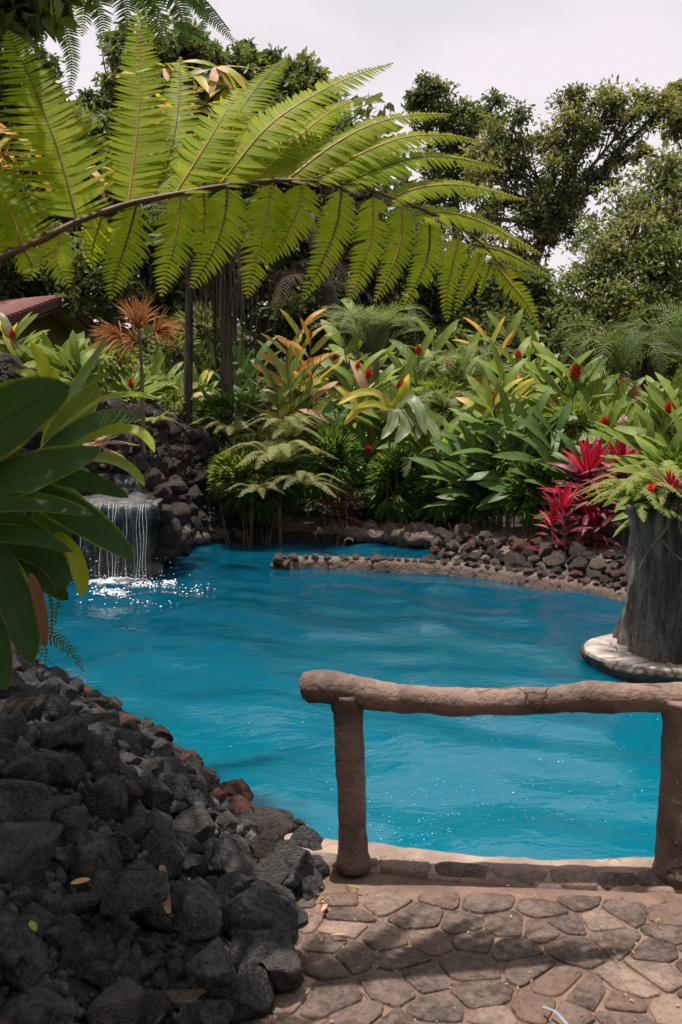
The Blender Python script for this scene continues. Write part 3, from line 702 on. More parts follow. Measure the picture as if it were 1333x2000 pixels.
# ledge slab and the dark recess behind the curtain
mb = MB(); lx = np.linspace(-2.85, -1.84, 60); vs = []
for x in lx:
    fr = 9.92 + .05 * np.sin(x * 5) + .03 * mn.noise(Vector((x * 6, 0, 0)))
    for y, z in ((fr + .9, lip - .2), (fr + .05, lip - .17), (fr, lip - .13), (fr - .015, lip - .04), (fr + .02, lip - .004), (fr + .9, lip + .035)):
        vs.append((x, y, z + .05 * mn.fractal(Vector((x * 7, y * 7, z * 9)), .6, 2, 4) * (1 if y < fr + .06 else .4)))
i, j = np.meshgrid(np.arange(59), np.arange(5), indexing='ij'); b0 = (i * 6 + j).ravel(); e = 59 * 6
mb.add(vs, np.stack([b0, b0 + 6, b0 + 7, b0 + 1], -1), [(e, e + 1, e + 2), (e, e + 2, e + 3), (e, e + 3, e + 4), (e, e + 4, e + 5)]).build('ledge', M['wet_rock'], wf)
vs = [(x, 10.28 + .09 * mn.fractal(Vector((x * 3, z * 3, 0)), .6, 2, 4) + (.06 if z > 0 else -.05), z) for x in np.linspace(-2.9, -1.85, 24) for z in np.linspace(-.4, lip, 18)]
i, j = np.meshgrid(np.arange(23), np.arange(17), indexing='ij'); b0 = (i * 18 + j).ravel()
MB().add(vs, np.stack([b0, b0 + 18, b0 + 19, b0 + 1], -1)).build('recess', M['wet_rock'], wf)
for (px, py, d_, r) in ((322, 1000, 10.15, .13), (332, 1040, 10.25, .13), (328, 1075, 10.3, .14), (318, 960, 10.3, .12), (345, 1010, 10.5, .15), (140, 1010, 10.0, .16), (120, 1060, 10.0, .16), (150, 1090, 10.05, .13), (130, 950, 10.2, .16), (300, 935, 10.5, .13), (160, 925, 10.6, .14), (345, 950, 10.7, .15), (350, 1070, 10.75, .15), (275, 905, 10.9, .14), (200, 900, 10.9, .13)):
    put_rock(mound, pick(('far', .8), ('farbrown', .2)), P(px, py, d_), r)
wr = np.random.RandomState(4)
def sheet(x0, x1, ztop, zbot, y0, throw, nxx=30, nz=26):
    vs = []
    for x in np.linspace(x0, x1, nxx):
        for z in np.linspace(0, 1, nz):
            vs.append((x, y0 - throw * np.sqrt(z) + .012 * mn.noise(Vector((x * 14, z * 2, 0))), ztop + (zbot - ztop) * z))
    i, j = np.meshgrid(np.arange(nxx - 1), np.arange(nz - 1), indexing='ij'); b0 = (i * nz + j).ravel()
    return MB().add(vs, np.stack([b0, b0 + nz, b0 + nz + 1, b0 + 1], -1))
sheet(-2.62, -1.90, lip + .004, WZ, 9.91, .12).build('water_curtain', M['fall'], wf)
vs = [(x, y, lip + .012 + .035 * (y - 9.9) + .008 * mn.noise(Vector((x * 9, y * 9, 0)))) for x in np.linspace(-2.62, -1.9, 14) for y in np.linspace(9.9, 10.7, 14)]
i, j = np.meshgrid(np.arange(13), np.arange(13), indexing='ij'); b0 = (i * 14 + j).ravel()
MB().add(vs, np.stack([b0, b0 + 14, b0 + 15, b0 + 1], -1)).build('ledge_water', M['fall'], wf)
for x, wd in [(-1.905, .007), (-1.94, .003), (-1.97, .004), (-2.03, .003), (-2.14, .003), (-2.25, .004), (-2.32, .003), (-2.4, .004), (-2.5, .005), (-2.6, .004), (-2.0, .004), (-2.06, .012), (-2.1, .007), (-2.17, .006), (-2.21, .011), (-2.28, .004), (-2.36, .007), (-2.45, .01), (-2.56, .006)]:
    z = np.linspace(0, 1, 24); p = np.stack([x + .008 * np.sin(z * 9 + x * 30), 9.89 - .13 * np.sqrt(z), lip + (WZ - lip) * z], -1)
    tube(MB(), p, wd * (.5 + .5 * wr.rand(24)), 5, cap=False).build('water_stream', M['foam'] if wd < .0045 else M['fall'], wf)
sheet(-2.42, -2.1, lip + .24, lip + .03, 10.62, .16, 14, 12).build('upper_cascade', M['fall'], wf)
# foam and splashes where it lands, and bubbles drifting over the near water
def blobs(name, pts, rad, flat=.5, mat='foam'):
    a = np.array([(1, 0, 0), (.5, .87, 0), (-.5, .87, 0), (-1, 0, 0), (-.5, -.87, 0), (.5, -.87, 0), (0, 0, 1)])
    n = len(pts); v = pts[:, None] + a[None] * rad[:, None, None] * np.array([1, 1, flat])
    t = (np.arange(n)[:, None, None] * 7 + np.array([[j, (j + 1) % 6, 6] for j in range(6)])[None]).reshape(-1, 3)
    return MB().add(v.reshape(-1, 3), None, t).build(name, M[mat], kind='stuff')
fp, fr_ = [], []
for (px, py, sx, sy, n_) in ((215, 1160, 38, 5, 160), (285, 1145, 32, 6, 160), (330, 1137, 14, 4, 60), (250, 1150, 60, 12, 90), (260, 1168, 80, 16, 70), (370, 1150, 40, 12, 30)):
    for _ in range(n_):
        x, y = px + wr.normal(0, sx * .6), py + wr.normal(0, sy * .6); q = G(x, y, WZ); q[2] = WZ + abs(wr.normal(0, .018)) * (n_ > 100) + .002; fp.append(q); fr_.append(wr.uniform(.004, .012) if n_ > 100 else wr.uniform(.004, .012))
blobs('foam_flecks', np.array(fp), np.array(fr_), .7)
k = NM('foam_patch'); co = k.coords('Object', False); uvn = k.n('UVMap'); sx = k.n('SeparateXYZ'); k.t.links.new(uvn.outputs[0], sx.inputs[0])
fa = k.noise(co, 9, 6, .7, .5); fb = k.noise(co, 45, 4, .7); bs = k.n('BsdfPrincipled', Base__Color=(.52, .58, .61), Roughness=.6); k.t.links.new(k.bump(k.math('ADD', fa, k.math('MULTIPLY', fb, .6)), .9, .05), bs.inputs['Normal'])
al = k.ss(k.math('ADD', k.math('MULTIPLY', fa, 1.2), k.math('ADD', k.math('MULTIPLY', fb, .5), k.math('MULTIPLY', sx.outputs[0], -1.15))), .18, .62); tr = k.n('BsdfTransparent'); ms_ = k.n('MixShader', Fac=al); k.t.links.new(tr.outputs[0], ms_.inputs[1]); k.t.links.new(bs.outputs[0], ms_.inputs[2]); M['foam_patch'] = k.done(ms_.outputs[0])
vs, uv = [], []
for a in np.linspace(0, 2 * np.pi, 65):
    for f in np.linspace(0, 1, 26):
        x, y = -2.24 + .62 * f * np.cos(a), 9.66 + .36 * f * np.sin(a) + .10 * np.cos(a) * f; h = .05 * (1 - f) * (.5 + mn.fractal(Vector((x * 8, y * 8, 1)), .7, 2, 4)); vs.append((x, y, WZ + .012 + max(-.004, h))); uv.append((f, a))
i, j = np.meshgrid(np.arange(64), np.arange(25), indexing='ij'); b0 = (i * 26 + j).ravel()
MB().add(vs, np.stack([b0, b0 + 26, b0 + 27, b0 + 1], -1), None, uv).build('foam', M['foam_patch'], kind='stuff')
fp, fr_ = [], []
for _ in range(170):
    x, y = -2.25 + wr.normal(0, .28), 9.74 + wr.normal(0, .12); fp.append((x, y, WZ + abs(wr.normal(0, .10)))); fr_.append(wr.uniform(.002, .006))
blobs('splash_drops', np.array(fp), np.array(fr_), 1.2)
fp, fr_ = [], []
for _ in range(650):
    u = wr.rand(); px, py = wr.normal(800, 260), 1680 - abs(wr.normal(0, 90))
    if u < .25: px, py = wr.uniform(420, 1300), wr.uniform(1330, 1560)
    if u > .93: px, py = wr.uniform(100, 1200), wr.uniform(1150, 1400)
    q = G(px, py, WZ)
    if sd1(q[0], q[1]) > -.03: continue
    q[2] = WZ + .008; fp.append(q); fr_.append(wr.uniform(.0012, .0032) * (1.3 if u < .05 else .8))
blobs('bubbles', np.array(fp), np.array(fr_), .5)

# ------------------------------------------------------------------ round ledge and stump planter
sx_, sy_ = 2.38, 6.62
k = NM('ledge_flagstone'); co = k.coords('Object', True); n1 = k.noise(co, 8, 6, .65); n2 = k.noise(co, 40, 4)
c = k.mix(k.ss(n1, .35, .68), (.2, .175, .155), (.42, .37, .33)); c = k.mix(k.ss(n2, .55, .75, 0, .5), c, (.12, .105, .09))
bs = k.n('BsdfPrincipled', Base__Color=c, Roughness=.85); k.t.links.new(k.bump(n1, .5, .02), bs.inputs['Normal']); M['flag'] = k.done(bs.outputs[0])
plat = thing('stone_ledge', 'round pale flagstone ledge around the stump standing in the pool', 'ledge', (sx_, sy_, WZ))
m_ = 56; th = np.linspace(0, 2 * np.pi, m_, endpoint=False); vs = []
for sc_, z in ((.86, -.5), (.93, -.16), (.985, -.11), (1.0, -.085), (.985, -.062), (.95, -.056), (.4, -.054)):
    for a in th:
        w_ = 1 + .035 * np.sin(a * 3 + 1) + .02 * np.sin(a * 7); vs.append((sx_ + .74 * np.cos(a) * sc_ * w_, sy_ + .58 * np.sin(a) * sc_ * w_, z + .004 * mn.noise(Vector((np.cos(a) * 6, np.sin(a) * 6, z * 20)))))
q = [(r_ * m_ + j, r_ * m_ + (j + 1) % m_, (r_ + 1) * m_ + (j + 1) % m_, (r_ + 1) * m_ + j) for r_ in range(6) for j in range(m_)]
MB().add(vs, q).build('slab', M['edge_rock'], plat)
fl = np.random.RandomState(9); fpt = []
for _ in range(3000):
    a, r_ = fl.uniform(0, 6.28), np.sqrt(fl.uniform(.2, 1.0)); p_ = np.array([sx_ + .70 * np.cos(a) * r_, sy_ + .545 * np.sin(a) * r_])
    if all(np.linalg.norm(p_ - b) > .15 for b in fpt): fpt.append(p_)
fpt = np.array(fpt); ell = np.stack([sx_ + .715 * np.cos(th), sy_ + .56 * np.sin(th)], -1)
for q_ in fpt:
    poly = ell.copy()
    for b in fpt:
        if b is not q_ and np.linalg.norm(b - q_) > 1e-6 and np.linalg.norm(b - q_) < .6:
            n_ = nrmz(b - q_); poly = clip_poly(poly, (b + q_) / 2 - n_ * .004, n_)
            if len(poly) < 3: break
    if len(poly) < 3: continue
    cx = poly.mean(0); m2 = len(poly); h_ = fl.uniform(-.044, -.036); vs = []
    for s_, z in ((1, -.07), (.99, h_ - .003), (.95, h_), (.4, h_)):
        for p_ in poly: vs.append((*(cx + (p_ - cx) * s_), z + .003 * mn.noise(Vector((p_[0] * 20, p_[1] * 20, 0)))))
    vs.append((*cx, h_))
    qs = [(r_ * m2 + a, r_ * m2 + (a + 1) % m2, (r_ + 1) * m2 + (a + 1) % m2, (r_ + 1) * m2 + a) for r_ in range(3) for a in range(m2)]
    MB().add(vs, qs, [(3 * m2 + a, 3 * m2 + (a + 1) % m2, 4 * m2) for a in range(m2)]).build('stone', M['flag'], plat)

k = NM('stump_bark'); co = k.coords('Object', False); mpn = k.n('Mapping'); mpn.inputs['Scale'].default_value = (1, 1, .2); k.t.links.new(co, mpn.inputs[0])
n1 = k.noise(mpn.outputs[0], 16, 6, .65, .4); n2 = k.noise(co, 2.2, 4); n3 = k.noise(mpn.outputs[0], 60, 4, .6)
c = k.mix(k.ss(n1, .32, .7), (.07, .061, .052), (.30, .262, .222)); c = k.mix(k.ss(n2, .48, .7, 0, .5), c, (.10, .095, .05)); n5 = k.noise(co, 26, 6, .7); c = k.mix(k.ss(n3, .55, .75, 0, .5), c, (.3, .27, .24)); c = k.mix(k.ss(n5, .5, .68, 0, .75), c, (.035, .03, .026))
bs = k.n('BsdfPrincipled', Base__Color=c, Roughness=.85); k.t.links.new(k.bump(k.math('ADD', n1, k.math('ADD', k.math('MULTIPLY', n3, .4), k.math('MULTIPLY', n5, -.7))), 1.0, .06), bs.inputs['Normal']); M['stump'] = k.done(bs.outputs[0])
stump = thing('tree_stump', 'thick grey bark stump planter topped with ferns on the round ledge', 'stump', (sx_ - .02, sy_, -.04))
def barktube(path, rad, n=44, kk=64, gro=.03, seed=0):
    p = spline(path, n); T, A, B = frames(p); th = np.linspace(0, 2 * np.pi, kk, endpoint=False); r = np.interp(np.linspace(0, 1, n), np.linspace(0, 1, len(rad)), rad); vs = []
    for i in range(n):
        for j, a in enumerate(th):
            ca, sa = np.cos(a), np.sin(a); z = p[i][2]
            g = gro * mn.fractal(Vector((ca * 4.5, sa * 4.5, z * .9 + seed)), .85, 2.2, 4) + gro * .6 * mn.noise(Vector((ca * 15, sa * 15, z * 1.3 + seed)))
            vs.append(p[i] + (A[i] * ca + B[i] * sa) * (r[i] + g))
    q = [(i * kk + j, i * kk + (j + 1) % kk, (i + 1) * kk + (j + 1) % kk, (i + 1) * kk + j) for i in range(n - 1) for j in range(kk)]
    vs.append(p[-1] + T[-1] * .02); e = (n - 1) * kk
    return MB().add(vs, q, [(e + j, e + (j + 1) % kk, n * kk) for j in range(kk)])
barktube([(sx_ - .02, sy_, -.07), (sx_ - .02, sy_, .25), (sx_ + .0, sy_, .6), (sx_ + .0, sy_ + .02, .93)], [.425, .415, .41, .41, .42, .44], gro=.105).build('trunk', M['stump'], stump)
barktube([(sx_ + .02, sy_ - .38, -.07), (sx_ + .0, sy_ - .42, .3), (sx_ - .03, sy_ - .46, .62), (sx_ - .02, sy_ - .47, .78), (sx_ + .1, sy_ - .38, .93)], [.17, .15, .14, .18, .17, .08], 40, 40, .035, 7).build('side_trunk', M['stump'], stump)
for s_ in range(9):
    r_ = np.random.RandomState(300 + s_); a = r_.uniform(3.3, 5.6); p0 = np.array([sx_ + .36 * np.cos(a), sy_ + .36 * np.sin(a), .98]); pts_ = [p0]
    for _ in range(4): pts_.append(pts_[-1] + np.array([r_.normal(0, .05), -.03 + r_.normal(0, .03), -r_.uniform(.06, .16)]))
    for q_ in pts_[1:]:
        dd = np.hypot(q_[0] - sx_, q_[1] - sy_)
        if dd < .45: q_[:2] = np.array([sx_, sy_]) + (q_[:2] - [sx_, sy_]) / dd * .455
    tube(MB(), spline(pts_, 16), [.012, .006, .003], 5, rough=.003, freq=20).build('hanging_root', M['bark_pale'], stump)
# ------------------------------------------------------------------ foliage materials
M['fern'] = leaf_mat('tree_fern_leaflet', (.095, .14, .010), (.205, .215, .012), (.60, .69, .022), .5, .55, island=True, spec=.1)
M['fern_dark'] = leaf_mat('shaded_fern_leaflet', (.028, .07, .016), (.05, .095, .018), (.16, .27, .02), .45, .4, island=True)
M['fern_pale'] = leaf_mat('pale_fern_leaflet', (.17, .21, .08), (.26, .28, .13), (.3, .34, .10), .5, .35, island=True)
M['fern_bright'] = leaf_mat('bright_fern_leaflet', (.10, .16, .03), (.17, .21, .06), (.3, .38, .05), .5, .4, island=True)
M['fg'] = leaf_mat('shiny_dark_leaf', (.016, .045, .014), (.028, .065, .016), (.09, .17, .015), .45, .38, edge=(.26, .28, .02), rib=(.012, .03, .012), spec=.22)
M['fg_lit'] = leaf_mat('sunlit_shiny_leaf', (.06, .12, .03), (.09, .155, .03), (.30, .38, .03), .38, .42, edge=(.38, .36, .03), rib=(.14, .2, .06))  # lit copy of the dark leaf, sunlight painted into its brighter green
M['fg_yellow'] = leaf_mat('yellow_green_leaf', (.16, .21, .02), (.22, .26, .02), (.48, .5, .03), .38, .45, rib=(.12, .16, .03))
M['fg_brown'] = leaf_mat('withered_brown_leaf', (.13, .06, .025), (.18, .085, .035), (.3, .12, .04), .55, .3, rib=(.08, .04, .02))
M['ginger'] = leaf_mat('ginger_leaf', (.075, .125, .022), (.155, .20, .032), (.32, .42, .03), .47, .4, rib=(.12, .19, .06), edge=(.13, .17, .03))
M['ginger_dark'] = leaf_mat('dark_ginger_leaf', (.04, .085, .022), (.075, .125, .028), (.18, .28, .03), .40, .35, rib=(.06, .12, .04))
M['ginger_yellow'] = leaf_mat('yellowing_ginger_leaf', (.15, .19, .022), (.24, .22, .03), (.45, .42, .03), .4, .42, rib=(.28, .28, .08), edge=(.40, .24, .03), tipc=(.42, .25, .04))
M['ginger_orange'] = leaf_mat('orange_withering_leaf', (.36, .19, .03), (.45, .21, .04), (.6, .3, .04), .5, .4, rib=(.3, .2, .06), edge=(.42, .22, .07))
M['pale_leaf'] = leaf_mat('broad_pale_leaf', (.085, .125, .05), (.14, .17, .085), (.26, .3, .12), .36, .3, rib=(.2, .22, .12), edge=(.2, .17, .08))
M['tan_leaf'] = leaf_mat('dry_tan_leaf', (.36, .22, .12), (.44, .29, .17), (.42, .25, .11), .6, .3, rib=(.26, .16, .09))
M['cord_red'] = leaf_mat('crimson_cordyline_leaf', (.26, .006, .022), (.34, .012, .045), (.6, .02, .06), .36, .42, rib=(.36, .04, .08))
M['cord_dark'] = leaf_mat('maroon_cordyline_leaf', (.075, .016, .024), (.14, .03, .042), (.32, .03, .05), .36, .35, rib=(.2, .06, .07), edge=(.26, .07, .09))
M['palm'] = leaf_mat('palm_leaflet', (.11, .15, .06), (.20, .23, .11), (.24, .3, .08), .6, .4, island=True, spec=.2)
M['palm_dark'] = leaf_mat('dark_palm_leaflet', (.045, .075, .028), (.10, .13, .05), (.14, .2, .04), .6, .35, island=True, spec=.2)
M['dry_palm'] = leaf_mat('dry_palm_leaflet', (.26, .11, .035), (.36, .17, .06), (.4, .18, .05), .6, .3, island=True)
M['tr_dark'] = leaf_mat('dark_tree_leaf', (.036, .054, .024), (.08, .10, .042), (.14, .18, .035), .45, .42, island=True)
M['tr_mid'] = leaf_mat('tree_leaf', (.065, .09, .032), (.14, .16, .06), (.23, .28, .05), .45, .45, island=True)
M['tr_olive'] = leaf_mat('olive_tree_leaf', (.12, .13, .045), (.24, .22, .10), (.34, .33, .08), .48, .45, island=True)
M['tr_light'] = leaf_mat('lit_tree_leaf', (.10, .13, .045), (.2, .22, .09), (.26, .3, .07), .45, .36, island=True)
M['dead'] = leaf_mat('dead_frond', (.06, .045, .033), (.12, .09, .065), (.1, .07, .045), .7, .2, island=True)
M['bush'] = leaf_mat('bush_leaf', (.035, .085, .02), (.085, .14, .03), (.2, .3, .03), .42, .4, island=True)
M['bush_lit'] = leaf_mat('bright_bush_leaf', (.08, .14, .025), (.17, .21, .05), (.3, .36, .04), .42, .4, island=True)
k = NM('flower_red'); oi = k.n('NewGeometry').outputs['Random Per Island']; bs = k.n('BsdfPrincipled', Base__Color=k.mix(oi, (.50, .008, .022), (.68, .02, .04)), Roughness=.4); M['red'] = k.done(bs.outputs[0])
k = NM('flower_scarlet'); oi = k.n('NewGeometry').outputs['Random Per Island']; bs = k.n('BsdfPrincipled', Base__Color=k.mix(oi, (.58, .03, .015), (.7, .08, .03)), Roughness=.4); M['scarlet'] = k.done(bs.outputs[0])
k = NM('flower_white'); bs = k.n('BsdfPrincipled', Base__Color=(.62, .5, .42), Roughness=.5); M['cream'] = k.done(bs.outputs[0])

def mir(v): return nrmz(v)
# ------------------------------------------------------------------ tree fern in front, left
def dep(px): return float(np.interp(px, [-450, 0, 300, 700, 1060], [2.44, 2.60, 2.74, 2.84, 2.9]))
tf = thing('tree_fern', 'tree fern reaching one huge backlit yellow green frond across the pool', 'tree fern', (-1.55, 2.5, gz(-1.55, 2.5)))
tube(MB(), spline([(-1.55, 2.5, gz(-1.55, 2.5) - .1), (-1.53, 2.5, .9), (-1.46, 2.5, 1.72)], 24), [.12, .095, .085], 14, rough=.03, freq=9).build('trunk', M['bark'], tf)
def frond(parent, rach, pinnae, mats, r0=.016, step=.0115, wd=.0064, nm_up=(0, -.72, .68), nm_dn=(.05, -1, .12), seed=0, Lp=None):
    pts = spline([P(x, y, d) for x, y, d in rach], 70)
    fr = tube(MB(), pts, np.linspace(r0, r0 * .22, 70), 8, m=0, rough=.0012, freq=40).build('frond', mats[1:2], parent)
    for i, pn in enumerate(pinnae):
        (ctrl, hw) = pn[:2]; dd = pn[2] if len(pn) > 2 else 0.0
        d0 = min(rach, key=lambda q: abs(q[0] - ctrl[0][0]))[2] if Lp is None else Lp(ctrl[0][0]); c = []
        up = ctrl[-1][1] < ctrl[0][1] + 130 and ctrl[-1][1] < 560 and not (len(pn) > 3 and pn[3] == 'd')
        n = len(ctrl)
        for j, (x, y) in enumerate(ctrl):
            f = j / (n - 1); c.append(P(x, y, d0 + dd * .6 * f))
        p = spline(c, 28)
        nm = np.array(nm_up if up else nm_dn, float)
        pinna(mb := MB(), p, nm, hw * (1.3 if up else 1.14) * d0 / FPX, step, wd * (1.2 if up else 1.0), seed=seed + i, sweep=.32, droop=.26 if up else .16, rib=.0035)
        mb.build('pinna', mats[:1] + [M['rachis_tan'] if i % 3 else M['rachis']], fr)
    return fr
rach1 = [(x, y, dep(x)) for x, y in [(-430, 770), (-200, 620), (-60, 532), (0, 503), (80, 468), (150, 433), (250, 398), (340, 379), (440, 362), (520, 353), (600, 352), (680, 360), (740, 376), (800, 398), (860, 424), (920, 458), (970, 505), (1010, 560)]]
up1 = [([(-120, 570), (-150, 400), (-190, 260)], 95, .2), ([(-40, 520), (-70, 380), (-100, 240)], 95, .2), ([(45, 482), (10, 390), (-60, 290)], 88, .2), ([(150, 427), (112, 290), (62, 160), (15, 60)], 98, .35), ([(250, 396), (266, 270), (272, 150), (268, 15)], 66, .4),
       ([(342, 378), (398, 290), (440, 220), (468, 172)], 72, .3), ([(395, 366), (455, 240), (510, 160), (560, 112)], 58, .7), ([(428, 362), (520, 250), (610, 187), (690, 148), (768, 122)], 56, .45), ([(500, 352), (580, 270), (650, 215), (720, 185)], 44, .65),
       ([(300, 386), (335, 290), (350, 190), (352, 110)], 58, .5), ([(470, 356), (550, 280), (620, 225), (684, 192)], 46, .6), ([(535, 352), (610, 300), (690, 262), (762, 244)], 40, .5), ([(590, 352), (680, 315), (760, 290), (852, 292)], 36, .45), ([(560, 352), (640, 290), (720, 245), (800, 225), (882, 222)], 44, .4), ([(612, 352), (700, 302), (790, 268), (870, 263), (938, 275)], 42, .35), ([(662, 362), (750, 325), (830, 305), (910, 312), (988, 332)], 38, .3), ([(760, 388), (820, 366), (890, 360), (960, 372), (1026, 390)], 32, .2),
       ([(806, 420), (870, 414), (940, 432), (1000, 464), (1062, 498)], 32, .15), ([(925, 478), (980, 490), (1030, 515), (1074, 541)], 22, .1), ([(955, 512), (1000, 524), (1052, 552)], 17, .1)]
dn1 = [([(-60, 540), (-70, 600), (-60, 660)], 55, -.1, 'd'), ([(45, 482), (62, 520), (52, 548)], 34, -.1, 'd'), ([(120, 450), (110, 500), (135, 560)], 40, -.08, 'd'), ([(200, 420), (185, 470), (175, 520)], 40, .1, 'd'), ([(268, 398), (248, 470), (228, 530), (216, 582)], 52, -.1, 'd'), ([(355, 380), (345, 450), (328, 520), (315, 578)], 50, -.1, 'd'),
       ([(398, 372), (400, 430), (388, 500)], 46, .12, 'd'), ([(445, 365), (438, 430), (412, 500), (374, 562)], 52, -.08, 'd'), ([(532, 358), (520, 430), (500, 510), (482, 582)], 50, -.08, 'd'), ([(592, 358), (582, 410), (556, 465), (520, 512)], 48, -.05, 'd'),
       ([(668, 370), (658, 440), (630, 510), (592, 584)], 42, -.08, 'd'), ([(730, 384), (728, 450), (708, 520), (680, 592)], 42, -.08, 'd'), ([(786, 402), (785, 460), (765, 525), (733, 588)], 38, -.08, 'd'), ([(840, 430), (838, 490), (818, 545), (788, 602)], 36, -.08, 'd'),
       ([(897, 466), (884, 520), (874, 570), (874, 628)], 28, -.06, 'd'), ([(940, 494), (926, 530), (905, 570), (888, 612)], 20, -.05, 'd'), ([(960, 512), (950, 540), (932, 585)], 13, -.05, 'd'), ([(972, 520), (1000, 555), (1030, 592), (1054, 640)], 24, -.05, 'd')]
frond(tf, rach1, up1 + dn1, [M['fern'], M['rachis']], .0125, seed=10, Lp=dep)
# higher fronds of the same tree fern crossing the top left corner and arching overhead
rach2 = [(-380, 650, 3.1), (-260, 330, 3.4), (-120, 60, 3.9), (40, -70, 4.5), (180, -90, 4.9), (300, -60, 5.2), (390, -10, 5.4), (450, 60, 5.5)]
pn2 = [([(-60, 0), (-30, 90), (0, 170)], 44, 0, 'd'), ([(20, -55), (60, 40), (80, 110)], 40, 0, 'd'), ([(90, -75), (125, 40), (140, 120), (137, 186)], 30, .1, 'd'), ([(130, -80), (165, 0), (160, 70)], 36, .2, 'd'), ([(160, -80), (190, -10), (205, 80)], 38, 0, 'd'), ([(220, -85), (245, -20), (250, 90)], 38, 0, 'd'), ([(240, -80), (285, 0), (290, 100)], 34, .3, 'd'), ([(260, -75), (300, -5), (325, 100)], 34, .1, 'd'),
       ([(300, -55), (345, 0), (370, 92)], 30, 0, 'd'), ([(330, -40), (380, 0), (425, 45), (460, 84)], 22, .1, 'd'), ([(300, -60), (380, -50), (470, -20)], 26, .1, 'd'), ([(365, -20), (395, 20), (398, 66)], 18, 0, 'd'), ([(340, 45), (390, 70), (440, 105)], 14, .3, 'd'), ([(190, -90), (200, -200), (240, -300)], 60, .3), ([(40, -75), (20, -200), (0, -320)], 66, .3), ([(-120, 50), (-190, -60), (-240, -160)], 70, .2), ([(-250, 320), (-330, 200), (-400, 120)], 75, 0)]
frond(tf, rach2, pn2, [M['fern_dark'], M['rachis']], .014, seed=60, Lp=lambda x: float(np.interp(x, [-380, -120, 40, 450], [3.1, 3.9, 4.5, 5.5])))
def free_frond(parent, path, mats, Lp, npin, hw, seed=0, step=.022, wd=.0075, name='frond', droop=.35):
    pts = spline(path, 50); T, A, B = frames(pts, (0, 0, 1)); fr = tube(MB(), pts, np.linspace(.015, .004, 50), 6).build(name, mats[1:2], parent); r = np.random.RandomState(seed)
    for i in range(npin):
        f = .16 + .82 * i / (npin - 1); ii = int(f * 49); b = pts[ii]; t = T[ii]; S = nrmz(np.cross((0, 0, 1), t)); pr = min(1, .5 + 2 * (f - .16)) * (1 - f) ** .6 * 1.1 + .08
        for sg in (-1, 1):
            d = nrmz(S * sg + t * .55 + [0, 0, .12]); c = [b, b + d * Lp * pr * .5 + [0, 0, -.02], b + d * Lp * pr + [0, 0, -droop * Lp * pr]]
            mb = MB(); pinna(mb, spline(c, 16), (0, 0, 1), hw * (.4 + .6 * pr), step, wd, seed=seed + i, droop=.15); mb.build('pinna', [mats[0], M['rachis']], fr)
    return fr
cr_ = np.array([-1.46, 2.5, 1.72])
for s_, path in enumerate([[cr_, (-1.1, 2.5, 2.9), (-.6, 2.45, 3.4), (-.1, 2.4, 3.4)], [cr_, (-1.1, 2.3, 2.7), (-.5, 2.1, 3.1), (.2, 2.0, 3.0)], [cr_, (-1.5, 1.9, 2.5), (-1.4, 1.3, 2.7), (-1.3, .6, 2.4)], [cr_, (-2.1, 2.9, 2.6), (-2.7, 3.4, 2.8), (-3.3, 3.8, 2.4)], [cr_, (-1.8, 3.3, 2.6), (-2.1, 4.1, 2.9), (-2.4, 4.9, 2.6)]]):
    free_frond(tf, path, [M['fern'], M['rachis']], .5, 19, .14, seed=200 + 30 * s_, wd=.0118, step=.021)

